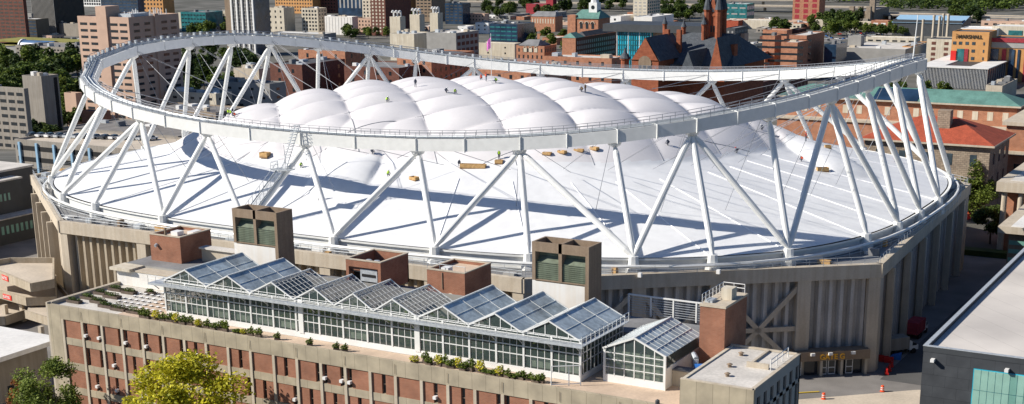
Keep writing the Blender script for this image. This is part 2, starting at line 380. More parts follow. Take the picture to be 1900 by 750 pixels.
# crown ring: box girder with bends at its nodes and half way between them
def ring_ts(ns):
    a = sorted(t % 360 for t in ns); r = []
    for i, t in enumerate(a):
        u = a[(i+1) % len(a)] + (360 if i == len(a)-1 else 0); r.append(t); r.append((t+u)/2)
    return r
RT_ = ring_ts(nodes)
def girder():
    mb = MB(); n = len(RT_); RW, RD = 2.8, 2.15
    for t in RT_:
        o_ = ringp(t); x, y = sup(NA, NB, NN, t); 
        xi, yi = sup(NA-RW, NB-RW, NN, t); i_ = Vector((xi, yi, o_.z))
        for p in (o_, o_ - Vector((0, 0, RD)), i_ - Vector((0, 0, RD)), i_): mb.v.append(tuple(p))
    for a in range(n):
        b = (a+1) % n
        for c in range(4): d = (c+1) % 4; mb.f.append((a*4+c, a*4+d, b*4+d, b*4+c))
    return mb.build('crown_ring', 'steel', st)
crown = girder()
mb = MB()      # grating walkway on the ring
n = len(RT_)
for t in RT_:
    for off in (.35, 2.45):
        mb.v.append(tuple(ringp(t, off, .06) if off < 1 else Vector((*sup(NA-off, NB-off, NN, t), ringp(t).z+.06))))
for a in range(n): b = (a+1) % n; mb.f.append((a*2, b*2, b*2+1, a*2+1))
mb.build('walkway_grating', 'galv', crown)
def rail_along(pts, name, parent, h=1.15, step=2.2, r=.045, mt='galv', closed=False):
    mb = MB(); seq = list(pts) + ([pts[0]] if closed else [])
    for a, b in zip(seq[:-1], seq[1:]):
        a, b = Vector(a), Vector(b); L = (b-a).length
        if L < .01: continue
        for z in (h, h*.55): mb.tube(a+Vector((0, 0, z)), b+Vector((0, 0, z)), r, 4, cap=False)
        k = max(1, round(L/step))
        for i in range(k): p = a.lerp(b, i/k); mb.tube(p, p+Vector((0, 0, h)), r, 4, cap=False)
    p = Vector(seq[-1]); mb.tube(p, p+Vector((0, 0, h)), r, 4)
    return mb.build(name, mt, parent)
rail_along([ringp(t, .15, 0) for t in RT_], 'railing', crown, closed=True, mt='cable', r=.05)
rail_along([Vector((*sup(NA-2.65, NB-2.65, NN, t), ringp(t).z)) for t in RT_], 'railing', crown, closed=True, mt='cable', r=.05)
# service pipes and lamps on the walkway
mb = MB()
for off, zz in ((1.0, .35), (1.7, .3)):
    P_ = [Vector((*sup(NA-off, NB-off, NN, t), ringp(t).z+zz)) for t in RT_]
    for a, b in zip(P_, P_[1:]+P_[:1]): mb.tube(a, b, .16, 5, cap=False)
for t in [x*1.5 for x in range(70, 140)]:
    p = Vector((*sup(NA-1.2, NB-1.2, NN, t), ringp(t).z)); mb.box(p.x-.3, p.x+.3, p.y-.25, p.y+.25, p.z+.1, p.z+.1+random.uniform(.5, 1.3))
mb.build('service_pipes', 'galv', crown)
# splice plates standing proud of the girder
for t in RT_:
    mb = MB(); o_ = ringp(t, -.18, .12); x, y = sup(NA-2.98, NB-2.98, NN, t); i_ = Vector((x, y, o_.z))
    d = (i_-o_).normalized(); tg = Vector((-d.y, d.x, 0))*.11
    q = [o_, o_-Vector((0, 0, 2.4)), i_-Vector((0, 0, 2.4)), i_]
    mb.poly([p-tg for p in q]); mb.poly([p+tg for p in reversed(q)])
    for a in range(4): b = (a+1) % 4; mb.poly([q[b]-tg, q[a]-tg, q[a]+tg, q[b]+tg])
    mb.build('splice_plate', 'steel', crown)
# node castings, columns, pedestals, cables
def foot(t): x, y = sup(FA, FB, FN, t); return Vector((x, y, ZF))
def node(t): p = ringp(t, 1.4, -2.15); x, y = sup(NA-1.4, NB-1.4, NN, t); return Vector((x, y, ringp(t).z-2.15))
for h in (0, 180):
    for k, t in enumerate(half):
        nd = node(t+h); mb = MB()
        mb.lathe((nd.x, nd.y, nd.z-.9), [(.55, 0), (1.15, .35), (1.35, .9)], 8); mb.build('node_casting', 'steel', st)
        for f in legs[k]:
            F_ = foot(feeth[f]+h) + Vector((0, 0, .9)); top = nd - Vector((0, 0, .35)); d = (F_-top).normalized()
            top = top + d*.4
            mb = MB(); L = (F_-top).length; rr = .56
            mb.tube(top, top+d*1.6, .3, 10, rr); mb.tube(top+d*1.6, F_-d*1.8, rr, 12, rr); mb.tube(F_-d*1.8, F_, rr, 10, .3)
            mb.build('column', 'steel', st)
    for t in feeth:
        F_ = foot(t+h); mb = MB(); mb.lathe((F_.x, F_.y, ZF-2.3), [(1.35, 0), (1.35, 1.2), (1.0, 1.8), (.85, 3.3)], 8)
        mb.build('pedestal', 'steel', st)
    for k, t in enumerate(half):      # stay from ring to roof net, and the hanger below
        nd = ringp(t+h, 2.8, -1.0); x, y = nd.x*.66, nd.y*.66; e = Vector((x, y, roofz(x, y)+.3))
        tang = Vector((-nd.y, nd.x, 0)).normalized()*.35
        MB().tube(nd+tang, e, .04, 4).tube(nd-tang, e, .04, 4).build('stay_cable', 'cable', st)
        x, y = nd.x*.9, nd.y*.9; MB().tube(nd-Vector((0, 0, 1)), (x, y, roofz(x, y)), .05, 4).build('hanger_cable', 'cable', st)
# horizontal tension cables running inside the ring from node to node
for sg in range(28):
    t = nodes[sg]; t2 = nodes[(sg+1) % 28]
    p = ringp(t, 2.8, -1); x, y = ringp(t2, 2.8).x*.72, ringp(t2, 2.8).y*.72
    MB().tube(p, (x, y, roofz(x, y)+1.5), .05, 4).build('tension_cable', 'cable', st)
# raised seam strips running in from every foot, valley cables of the net
for h in (0, 180):
    for t in feeth:
        a = []; X, Y = sup(97.0, 75.2, 2.84, t+h)
        for i in range(9): f = 1 - .36*i/8; x, y = X*f, Y*f; a.append((x, y, roofz(x, y)+.05))
        MB().path(a, .09, 5).build('seam_strip', 'seam', st)
for ang, ph in ((CA1, .27), (CA2, -.4)):
    for k in range(-6, 7):
        off = (k + ph)*(14.4 if ang == CA1 else 12.6); nx, ny = -math.sin(ang), math.cos(ang); pts = []
        for s_ in range(-90, 91, 2):
            x, y = nx*off + math.cos(ang)*s_, ny*off + math.sin(ang)*s_
            if rho(x, y) < .72 + .17*(-.62*x + .78*y)/(math.hypot(x, y)+1e-3): pts.append((x, y, roofz(x, y)+.03))
        if len(pts) > 3: MB().path(pts, .10, 5).build('net_cable', 'cable', st)
# drum: ribbed octagon wall
OCT = [(-53, -79.8), (53, -79.8), (101.4, -43), (96.8, 41), (51, 79.8), (-53, 79.8), (-101.4, 43), (-101.4, -43)]
def oct_hit(t):
    x, y = math.cos(R_(t)), math.sin(R_(t)); best = None
    for i in range(8):
        a, b = Vector(OCT[i]), Vector(OCT[(i+1) % 8]); e = b-a
        den = x*e.y - y*e.x
        if abs(den) < 1e-9: continue
        s_ = (a.x*e.y - a.y*e.x)/den; u = (a.x*y - a.y*x)/den
        if s_ > 0 and -1e-6 <= u <= 1+1e-6: best = (i, s_*x, s_*y, u)
    return best
ZP0, ZP1 = 16.6, 19.0
def wallpart(i):
    a, b = Vector(OCT[i]), Vector(OCT[(i+1) % 8]); e = (b-a); L = e.length; e.normalize(); nrm = Vector((e.y, -e.x))
    def P(s_, o_): q = a + e*s_ + nrm*o_; return (q.x, q.y)
    # zig-zag precast panels
    mb = MB(); s0 = 0; pitch = 1.9 if i != 7 else 3.6; k = int(L/pitch); pitch = L/k; prof = []
    for j in range(k):
        s = j*pitch; prof += [(s, -2.0), (s+pitch*.38, -2.0), (s+pitch*.55, -.95), (s+pitch*.86, -.95)]
    prof.append((L, -2.0))
    for (s, o1), (s2, o2) in zip(prof[:-1], prof[1:]):
        p, q = P(s, o1), P(s2, o2); mb.poly([(p[0], p[1], -1), (q[0], q[1], -1), (q[0], q[1], ZP0+.3), (p[0], p[1], ZP0+.3)])
    mb.build('wall_panels', 'concd' if i in (1, 2) else 'conc', st)  # the two sides in shade take the copy with shade in its colour
    # parapet beam and its deck behind
    mb = MB(); ex = .35
    mb.prism([P(-ex, .3), P(L+ex, .3), P(L-.2, -.9), P(.2, -.9)], ZP0, ZP1)
    mb.build('parapet_beam', 'concl', st)
    rail_along([(*P(.4, -.3), ZP1), (*P(L-.4, -.3), ZP1)], 'parapet_railing', st, h=1.2, step=2.4, r=.04)
    return P, L
faces = [wallpart(i) for i in range(8)]
pier_ts = sorted([t % 360 for t in feeth] + [(t+180) % 360 for t in feeth])
for t in pier_ts:
    i, x, y, u = oct_hit(t); P, L = faces[i]; s = u*L
    w_ = 1.15 if i in (0, 1, 4, 5) else .8
    if s < 2 or s > L-2: continue
    MB().prism([P(s-w_, .15), P(s+w_, .15), P(s+w_, -2.2), P(s-w_, -2.2)], -1, ZP0).build('pier', 'concl', st)
for i in range(8):
    P, L = faces[i]; Pn, Ln = faces[(i+1) % 8]
    MB().prism([P(L-2.0, .12), P(L, .12), Pn(0, .12), Pn(1.9, .12), Pn(1.9, -2.2), P(L-2.0, -2.2)], -1, ZP0).build('corner_pier', 'concl', st)
for s in (12.5, 24.5, 36.5, 48.5): 
    P, L = faces[7]; MB().prism([P(s-.45, 1.5), P(s+.45, 1.5), P(s+.45, -2), P(s-.45, -2)], -1, ZP0).build('buttress', 'concl', st)
for Y in (-34.6, -21, -7.5, 6, 19.5, 33):
    xb = 101.4 - (Y+43)/84*4.6; MB().box(xb-.5, xb+.7, Y-.35, Y+.35, -1, ZP0).build('buttress', 'concl', st)
# X braces of the shaded chamfer
P, L = faces[1]
def wb(s1, z1, s2, z2):
    a, b = P(s1, -.75), P(s2, -.75); return MB().obox((*a, z1), (*b, z2), .7, .8)
feet_s = []
for t in feeth:
    hh = oct_hit(t)
    if hh[0] == 1: feet_s.append(hh[3]*L)
feet_s = sorted(feet_s); edges = [2.0]+feet_s+[L-2]
for a, b in zip(edges[:-1], edges[1:]):
    if b-a > 9 and b < L-5:
        for q in ((a, ZP0-.3, (a+b)/2, 8.2), (b, ZP0-.3, (a+b)/2, 8.2), ((a+b)/2, 8.2, a, 1), ((a+b)/2, 8.2, b, 1)): wb(*q).build('brace', 'concl', st)
        wb(a, 8.2, b, 8.2).build('brace', 'concl', st)
# gutter deck between parapet and roof
mb = MB(); nn = 256
for j in range(nn):
    t = 360*j/nn; h = oct_hit(t); x, y = sup(97.4, 75.6, 2.84, t); s_ = 1 - .9/math.hypot(h[1], h[2]); mb.v += [(x, y, 18.55), (h[1]*s_, h[2]*s_, 18.55)]
for j in range(nn): k = (j+1) % nn; mb.f.append((2*j, 2*j+1, 2*k+1, 2*k))
mb.build('gutter_deck', 'roofg', st)
rg0 = random.Random(2)
for k in range(70):
    t = rg0.uniform(190, 400); h = oct_hit(t % 360); f = rg0.uniform(.955, .985); x, y = h[1]*f, h[2]*f
    if math.hypot(x, y) < math.hypot(*sup(99, 77, 2.84, t))+.5: continue
    a, b, c = rg0.uniform(.3, 1.4), rg0.uniform(.3, .8), rg0.uniform(.3, 1.3); MB().box(x-a, x+a, y-b, y+b, 18.56, 18.56+c).build('site_box', rg0.choice(['galv', 'wood', 'white', 'galv', 'roofg', 'tower', 'rib']), st)
mb = MB()
for j in range(nn):
    t = 360*j/nn; x, y = sup(97.4, 75.6, 2.84, t); mb.v += [(x, y, 18.5), (x, y, 20.75), (x*1.006, y*1.006, 20.95), (x*1.006, y*1.006, 20.6)]
for j in range(nn):
    k = (j+1) % nn
    for c in range(3): mb.f.append((4*j+c, 4*k+c, 4*k+c+1, 4*j+c+1))
mb.build('edge_beam', 'steel', st)
rail_along([Vector((*sup(100.0, 78.0, 2.84, 360*j/96), 18.55)) for j in range(96)], 'gutter_railing', st, h=1.1, step=3, r=.04, closed=True)
mb = MB()
for j in range(96):
    a = Vector((*sup(99.4, 77.4, 2.84, 360*j/96), 19.9)); b = Vector((*sup(99.4, 77.4, 2.84, 360*(j+1)/96), 19.9)); mb.tube(a, b, .3, 6, cap=False)
mb.build('ring_pipe', 'steel', st)
# stair tower climbing a near column to the ring
na, fa = node(half[4]), foot(feeth[4])
off = Vector((-.9, -1.1, 0)); a, b = fa+off+Vector((0, 0, 1)), fa.lerp(na, .72)+off
mb = MB(); side = Vector((1, .2, 0)).normalized()*.8
for sgn in (-1, 1):
    mb.obox(a+side*sgn, b+side*sgn, .12, .22)
    mb.tube(a+side*sgn+Vector((0, 0, 1.3)), b+side*sgn+Vector((0, 0, 1.3)), .05, 4)
    for i in range(13): p = a.lerp(b, i/12)+side*sgn; mb.tube(p, p+Vector((0, 0, 1.3)), .05, 4)
for i in range(46): p = a.lerp(b, i/45); mb.obox(p-side, p+side, .22, .05)
mb.build('access_stair', 'galv', st)
mb = MB(); mb.box(b.x-1.6, b.x+2.4, b.y-1.2, b.y+1.0, b.z-.15, b.z)
for x in (b.x-1.6, b.x+2.4):
    for y in (b.y-1.2, b.y+1.0): mb.tube((x, y, b.z), (x, y, b.z+1.2), .05, 4)
for z in (.6, 1.2): mb.path([(b.x-1.6, b.y+1, b.z+z), (b.x-1.6, b.y-1.2, b.z+z), (b.x+2.4, b.y-1.2, b.z+z), (b.x+2.4, b.y+1, b.z+z)], .05, 4)
tp = ringp(half[4], -.6, 1.6)
for sx in (-.5, .5): mb.tube((b.x+.6+sx, b.y, b.z), (tp.x+sx, tp.y, tp.z), .09, 5)
for i in range(16):
    f = i/15; x, y, z = b.x+.6+(tp.x-b.x-.6)*f, b.y+(tp.y-b.y)*f, b.z+(tp.z-b.z)*f; mb.tube((x-.5, y, z), (x+.5, y, z), .06, 4)
    if i > 4: mb.path([(x-.5, y-.05, z), (x-.5, y-.9, z), (x+.5, y-.9, z), (x+.5, y-.05, z)], .05, 4)
mb.build('caged_ladder', 'galv', st)
# ring-top masts
p = ringp(367, 1.4)
pole = thing('tall_mast', 'bare white mast rising from the right tip of the ring', 'mast', p)
MB().tube(p, p+Vector((.4, 0, 9)), .16, 8, .08).build('pole', 'steel', pole); MB().lathe(tuple(p), [(.5, 0), (.5, .15), (.2, .5)], 8).build('base_plate', 'steel', pole)

# --- gate entrance at the foot of the shaded chamfer
P, L = faces[1]
ga = (Vector(P(0, 0)) - Vector((92.5, -55.7))).length; gb = ga + 14.3
if True:
    c0 = Vector(OCT[1]); e = (Vector(OCT[2])-c0).normalized(); nrm = Vector((e.y, -e.x))
    s0 = (Vector((92.5, -55.7))-c0).dot(e) - .2; s1 = s0 + 13.6; s1 = min(s1, L-1.6)
    MB().prism([P(s0, 1.6), P(s1, 1.6), P(s1, -1), P(s0, -1)], 2.9, 4.5).build('gate_canopy', 'tower', st)
    gp = MB()
    MB().prism([P(s0+.1, -.2), P(s1-.1, -.2), P(s1-.1, -.9), P(s0+.1, -.9)], 0, 2.9).build('gate_recess', 'greyd', st)
    for s in (s0+.3, s0+5.0, s0+8.6, s1-.5):
        MB().prism([P(s-.22, 1.3), P(s+.22, 1.3), P(s+.22, -.4), P(s-.22, -.4)], 0, 2.9).build('gate_pillar', 'concl', st)
    for s in (s0+1.1, s0+5.6, s0+7.1, s0+10.2):
        d = MB(); d.prism([P(s-.65, .45), P(s+.65, .45), P(s+.65, .35), P(s-.65, .35)], .05, 2.75); dd = d.build('gate_door', 'white', st)
        for z0, z1 in ((.3, 1.2), (1.4, 2.5)): MB().prism([P(s-.5, .5), P(s+.5, .5), P(s+.5, .44), P(s-.5, .44)], z0, z1).build('door_glass', 'dark', dd)
    for s in (s0+3.2, s0+11.3):
        MB().prism([P(s-.9, .3), P(s+.9, .3), P(s+.9, .2), P(s-.9, .2)], .1, 2.6).build('gate_window', 'dark', st)
    for s in (s0+3.2, s0+6.3, s0+10.3): MB().prism([P(s-.35, 2.0), P(s+.35, 2.0), P(s+.35, 1.4), P(s-.35, 1.4)], 3.9, 4.35).build('flood_lamp', 'white', st)
def text(body, size, loc, dirv, parent, name, mt, depth=.06, bold=.0, align='LEFT'):
    cu = bpy.data.curves.new('lettering', 'FONT'); cu.body = body; cu.size = size; cu.extrude = depth; cu.offset = bold; cu.align_x = align
    tmp = bpy.data.objects.new('tmp', cu); COL.objects.link(tmp); dg = bpy.context.evaluated_depsgraph_get()
    me = bpy.data.meshes.new_from_object(tmp.evaluated_get(dg)); bpy.data.objects.remove(tmp)
    me.materials.clear(); me.materials.append(M[mt])
    o = bpy.data.objects.new(name, me); COL.objects.link(o)
    d = Vector((dirv[0], dirv[1], 0)).normalized(); ax = Matrix((d, Vector((0, 0, 1)), Vector((d.y, -d.x, 0)))).transposed()
    mt4 = ax.to_4x4(); mt4.translation = Vector(loc) - (Vector(parent['_o']) if parent is not None else Vector((0, 0, 0)))
    o.matrix_local = mt4
    if parent is not None: o.parent = parent; o['_o'] = parent['_o']
    return o
q = P(s0+4.5, 1.64); text('GATE G', 1.25, (q[0], q[1], 3.15), e, st, 'gate_lettering', 'gold', .05, .03)
for t_ in (feeth[8], feeth[9]):
    i, x, y, u = oct_hit(t_); q = P(u*L, .6); MB().box(q[0]-.3, q[0]+.3, q[1]-.3, q[1]+.3, 18.6, 19.3).build('floodlight', 'white', st)

# =====================================================================  BRICK SCIENCE BUILDING WITH ROOFTOP GREENHOUSES
YF, XL, XR, ZRF = -132.4, .9, 112.3, 20.5
sb = thing('brick_building', 'long building of red brick panels in a concrete frame below the greenhouses', 'building', (56, -117, 0))
mb = MB()      # concrete frame: end panel, ribs, spandrels, parapet
zrow = []; z = ZRF-1.75
while z > 0: zrow.append((z-2.75, z)); z -= 3.85
fr = MB(); fr.box(XL, XR-8.9, YF, YF+.6, ZRF-1.75, ZRF+.25)
fr.box(XL, 3.8, YF, YF+.6, 0, ZRF-1.75)
fr.build('parapet', 'precast', sb)
for z0, z1 in zrow: MB().box(3.8, XR, YF+.06, YF+.6, z0-1.1, z0).build('spandrel', 'precast', sb)
for k in range(28):
    x = 3.8+4*k; MB().box(x-.22, x+.22, YF-.06, YF+.5, 0, ZRF-1.75 if k < 25 else 20).build('rib', 'concl', sb)
    MB().tube((x, YF-.1, ZRF-1.4), (x, YF-.1, ZRF-.1), .03, 4).build('joint', 'tower', sb) if k % 2 else None
# window pattern per bay (offsets in metres from the rib) - rows differ a little
pat0 = [(), (.35, 3.05), (3.1,), (.35, 3.1), (.35, 3.05), (3.0,), (1.7,), (), (1.8,), (), (1.7,), (3.05,), (.35, 3.1), (.4,), (1.8,), (), (1.8,), (1.9,), (3.05,), (.35,), (1.8,), (), (1.8,), (3.0,), (.4, 3.0), (), (1.8,)]
rr_ = random.Random(5)
pats = [pat0]
for r in range(1, len(zrow)):
    p = [list(q) for q in pat0]; p[1:7] = [[.4, 3.0], [1.6], [1.6], [.4, 3.0], [], []] if r == 1 else [[1.7], [1.7], [3.0], [.4], [.4, 3.0], [1.7]]
    for i in range(7, 27): p[i] = rr_.choice([[1.8], [.35, 3.1], [3.05], [.35], [], [1.8]])
    pats.append(p)
wins = []; walls = MB()
for (z0, z1), pt in zip(zrow, pats):
    for k, offs in enumerate([()] + list(pt) if False else pt):
        x = 3.8+4*k+.22; xe = x+3.56; cur = x
        for o in offs:
            wx = 3.8+4*k+o-.05; walls.box(cur, wx, YF+.14, YF+.5, z0, z1) if wx-cur > .05 else None; cur = wx+.62; wins.append((wx, z0, z1))
        if xe-cur > .05: walls.box(cur, xe, YF+.14, YF+.5, z0, z1)
walls.build('brick_panels', 'brickn', sb)
w0 = MB().box(0, .62, .42, .5, 0, 2.75); fw_ = None
wp = wf = ac = None
for n_, (wx, z0, z1) in enumerate(wins[:100]):
    if wp is None:
        a = MB(); a.box(wx, wx+.62, YF+.42, YF+.48, z0, z1); wp = a.build('window', 'dark', sb)
        a = MB(); a.box(wx+.02, wx+.08, YF+.36, YF+.42, z0, z1).box(wx+.54, wx+.6, YF+.36, YF+.42, z0, z1).box(wx, wx+.62, YF+.34, YF+.42, z0+1.25, z0+1.35).box(wx, wx+.62, YF+.3, YF+.42, z0, z0+.08)
        wf = a.build('window_frame', 'tower', wp); base = (wx, z0)
        a = MB(); a.box(wx+.08, wx+.54, YF-.28, YF+.36, z0+.6, z0+1.0); ac = a.build('air_conditioner', 'white', wp)
    else:
        c = wp.copy(); COL.objects.link(c); c.parent = sb; c.location = Vector((wx-base[0], 0, z0-base[1]))
        d = wf.copy(); COL.objects.link(d); d.parent = c
        if rr_.random() < (.6 if wx < 45 else .35) and z0 > 6: d = ac.copy(); COL.objects.link(d); d.parent = c
rest = MB()
for wx, z0, z1 in wins[100:]: rest.box(wx, wx+.62, YF+.42, YF+.48, z0, z1)
if rest.v: o = rest.build('window_row', 'dark', sb); o['kind'] = 'stuff'
# body, roof deck, end walls
MB().box(XL, XR-8.9, YF+.6, -106, 0, ZRF-.35).build('wall', 'conc', sb)
MB().box(XL, 103.3, YF+.6, -106.02, ZRF-.33, ZRF-.04).build('roof_deck', 'rooftl', sb)
MB().box(XL-.35, XL, YF, -106, 0, ZRF+.5).box(XL, XL+.3, YF+.6, -117.6, ZRF-.02, ZRF+.48).build('left_parapet', 'concl', sb)
sheetr = MB().box(24, 103, YF+.65, -128.6, ZRF-.04, ZRF+.03).box(88.6, 103.3, -128.6, -106.1, ZRF-.04, ZRF+.03).box(14, 24, -131.6, -118, ZRF-.04, ZRF+.03)
sheetr.build('roof_membrane', 'rooft', sb)
# raised block at the right end
ZB = 24.3
bx = MB(); bx.box(103.4, XR, YF-.02, YF+.5, 16, ZB); bx.build('block_front', 'precast', sb)
bx = MB(); bx.box(103.4, 103.8, YF+.5, -116.9, ZRF, ZB); bx.build('block_wall', 'cream', sb)
bx = MB(); z0w, z1w = 21.6, 23.1
bx.box(XR-.4, XR, YF+.5, -116.6, 23.1, ZB).box(XR-.4, XR, YF+.5, -116.6, 20.9, 21.4).box(XR-.4, XR, YF+.5, -116.6, 0, 16.9).box(103.3, XR, -116.95, -116.6, 0, ZB-.1)
ny = 7; sp = (-116.6-(YF+.5))/ny
for i in range(ny+1): y = YF+.5+sp*i; bx.box(XR-.4, XR, max(YF+.5, y-.55), min(-116.6, y+.55), 16.9, 23.1)
bx.build('block_side', 'grey', sb)
for i in range(ny):
    for zz in (21.4, 17.4): MB().box(XR-.3, XR-.22, YF+.5+sp*i+.55, YF+.5+sp*(i+1)-.55, zz, zz+1.7 if zz > 20 else zz+1.2).build('side_window', 'dark', sb)
MB().box(XR-.25, XR-.2, YF+.5, -116.6, 16.9, 20.9).build('side_recess', 'greyd', sb)
MB().box(103.8, XR-.4, YF+.5, -116.6, ZB-.5, ZB-.15).build('block_roof', 'rooftl', sb)
MB().box(103.4, XR-.2, YF, YF+.35, ZB, ZB+.12).box(XR-.45, XR+.02, YF+.35, -116.6, ZB, ZB+.12).box(103.4, XR, -116.9, -116.6, 20, ZB+.12).build('coping', 'concl', sb)
MB().path([(111.2, -124, ZB+.6), (111.2, -118, ZB+.6)], .06, 4).path([(111.2, -124, ZB+1.1), (111.2, -118, ZB+1.1)], .06, 4).build('handrail', 'white', sb)
for y in (-124, -122, -120, -118): MB().tube((111.2, y, ZB-.2), (111.2, y, ZB+1.1), .06, 4).build('rail_post', 'white', sb)
MB().box(108.2, 110.9, -124, -123.7, ZB-.15, ZB+.5).box(108.2, 108.5, -123.7, -117, ZB-.15, ZB+.1).build('roof_curb', 'concl', sb)
for x, y in ((106.5, -125), (107.6, -128.5), (106, -120)): MB().lathe((x, y, ZB-.15), [(.25, 0), (.25, .3), (.4, .35), (.1, .5)], 8).build('roof_vent', 'tower', sb)
MB().lathe((100.5, YF+.3, ZRF+.2), [(.28, 0), (.28, .45), (.1, .6)], 8).build('roof_vent', 'greyd', sb)
# upper storey behind the greenhouses
US = 23.4
MB().box(XL-.3, 100.5, -115.2, -107.6, ZRF, US).build('upper_storey', 'grey', sb)
MB().box(XL-.3, 100.5, -115.2, -107.6, US, US+.12).build('upper_roof', 'roofg', sb)
MB().box(10.8, 20, -109, -107.8, US+.12, US+2.2).build('plant_room', 'concl', sb)
MB().box(10.6, 20.2, -109.4, -107.6, US+2.2, US+2.45).build('plant_room_roof', 'rooftl', sb)
# white wall and canopy behind the roof garden
MB().box(XL-.3, 12.5, -117.6, -115.2, ZRF, 22.9).build('white_wall', 'whiteb', sb)
MB().box(XL-1.0, 4.2, -118.4, -115, 22.95, 23.4).build('canopy', 'cream', sb)
MB().box(4.2, 12.5, -117.7, -115.2, 22.9, 23.1).build('wall_coping', 'concl', sb)

# ---------------------------------------------------------------- shafts and towers on the roof
def hollow(mb, x0, x1, y0, y1, z0, z1, t=.35, d=1.0):
    mb.box(x0, x1, y0, y0+t, z0, z1).box(x0, x1, y1-t, y1, z0, z1).box(x0, x0+t, y0+t, y1-t, z0, z1).box(x1-t, x1, y0+t, y1-t, z0, z1); return mb
def louvre_tower(x0, label):
    t = thing('louvre_tower', label, 'vent tower', (x0+4.3, -110, US), 'concrete vent towers on the brick building')
    x1 = x0+8.6; y0, y1 = -112, -108.2; zb, zt = 28.1, 33.4
    MB().box(x0, x1-.02, y0+.02, y0+.3, US, zb).build('white_base', 'whiteb', t)
    MB().box(x1-.6, x1, y0, y1, US, zb).box(x0+.02, x1-.6, y0+.3, y1, US, zb-.02).build('side_wall', 'tower', t)
    f = MB(); hollow(f, x0, x1, y0, y1, zt-1.3, zt, .3)
    f.box(x0, x0+.5, y0, y1, zb, zt-1.3).box(x1-.5, x1, y0, y1, zb, zt-1.3).box(x0+4.05, x0+4.55, y0, y1-.3, zb, zt)
    f.box(x0+.5, x1-.5, y1-.3, y1, zb, zt-1.3).box(x0+.5, x1-.5, y0+.02, y1-.3, zb-.1, zb+.15)
    f.build('concrete_frame', 'tower', t)
    for a in (x0+.5, x0+4.55):
        m_ = MB(); m_.prism([(a, y0+.25), (a+3.55, y0+.25), (a+3.55, y0+.5), (a, y0+.5)], zb+.15, zt-3.0)
        m_.poly([(a, y0+.25, zt-3.0), (a+3.55, y0+.25, zt-3.0), (a+3.55, y0+1.3, zt-2.0), (a, y0+1.3, zt-2.0)])
        m_.box(a, a+3.55, y0+1.3, y0+1.5, zt-2.0, zt-1.3)
        for i in range(9): m_.box(a, a+3.55, y0+.18, y0+.25, zb+.3+i*.27, zb+.38+i*.27)
        m_.build('louvre', 'green', t)
louvre_tower(20.3, 'left of the two brown concrete vent towers with green louvres')
louvre_tower(72.7, 'right of the two brown concrete vent towers with green louvres')
def shaft(x0, x1, label, kind):
    t = thing('brick_shaft', label, 'roof shaft', ((x0+x1)/2, -108.5, US), 'brick shafts on the building roof')
    y0, y1 = -112, -104.8; z1 = 27.7
    if kind == 2:
        m_ = MB(); hollow(m_, x0, x1, y0+.4, y1, z1-1.7, z1, .3)
        m_.box(x0, x1, y0, y0+.4, z1-1.0, z1).box(x0, x0+.5, y0, y0+.4, US, z1-1).box(x1-.5, x1, y0, y0+.4, US, z1-1)
        m_.box(x1-.4, x1, y0+.4, y1, US, z1-1.7).box(x0, x0+.4, y0+.4, y1, US, z1-1.7).box(x0, x1, y1-.3, y1, US, z1-1.7)
        m_.build('brick_walls', 'brickn', t)
        MB().box(x0+.4, x1-.4, y0+1.4, y0+1.6, US, z1-1.7).build('back_recess', 'black', t)
        MB().box(x0+2.3, x1-.9, y0+.35, y0+1.35, US+1.2, z1-1.3).build('air_handler', 'galv', t)
        MB().box(x0+2.6, x1-1.2, y0+.28, y0+.35, US+1.9, z1-2.0).build('air_intake', 'black', t)
        MB().box(x0+.3, x1-.3, y0+.4, y1-.3, z1-1.75, z1-1.6).build('shaft_floor', 'roofd', t)
        for i in range(3):
            for j in range(2):
                MB().lathe((x0+1.6+i*1.5, y0+1.7+j*1.8, z1-1.6), [(.6, 0), (.6, .75), (.45, .95), (.2, 1.0)], 10).build('fan', 'galv', t)
    else:
        m_ = MB(); m_.box(x0, x1, y0, y1, US, z1-.6); hollow(m_, x0, x1, y0, y1, z1-.6, z1, .3); m_.build('brick_walls', 'brickn', t)
        MB().box(x0+.3, x1-.3, y0+.3, y1-.3, z1-.6, z1-.45).build('shaft_roof', 'rooft', t)
        if kind == 1:
            MB().box(x0+2.2, x0+3.6, y0+2.5, y0+4, z1-.45, z1+.2).box(x0+4.3, x0+5.6, y0+4, y0+6, z1-.45, z1+.1).build('roof_unit', 'white', t)
            MB().tube((x0+1.5, y0-.05, z1-1.5), (x0+1.5, y0-.5, z1-1.7), .25, 8).build('wall_lamp', 'galv', t)
            MB().tube((x0+3.3, y0+.15, z1), (x0+3.3, y0+.15, z1+1.3), .2, 6).build('vent_pipe', 'tower', t)
        else:
            MB().box(x0+2, x0+3.2, y0+.6, y0+1.8, z1-.45, z1+.35).build('roof_unit', 'white', t)
            MB().tube((x0+2.6, y0-.05, z1-.2), (x0+2.6, y0-.05, z1-2.6), .08, 5).build('pipe', 'tower', t)
            d = MB(); c = Vector((x0+4.1, y0-.35, z1-3.6)); d.tube(c, c+Vector((0, -.18, .06)), .55, 16, .62); d.build('satellite_dish', 'cream', t)
            for yy in (y0+.15,):
                MB().path([(x0, yy, z1+.9), (x1, yy, z1+.9)], .04, 4).build('guard_rail', 'galv', t)
                for i in range(4): MB().tube((x0+i*(x1-x0)/3, yy, z1), (x0+i*(x1-x0)/3, yy, z1+.9), .04, 4).build('rail_post', 'galv', t)
    hollow(MB(), x0-.06, x1+.06, y0-.06, y1+.06, z1, z1+.14, .42).build('coping', 'concl', t)
shaft(2.8, 9.2, 'red brick shaft with white boxes on top at the left end of the building roof', 1)
shaft(41.4, 47.6, 'open topped brick shaft with silver fans inside, between the two vent towers', 2)
shaft(55.6, 61.9, 'red brick shaft carrying a round satellite dish on its front', 3)
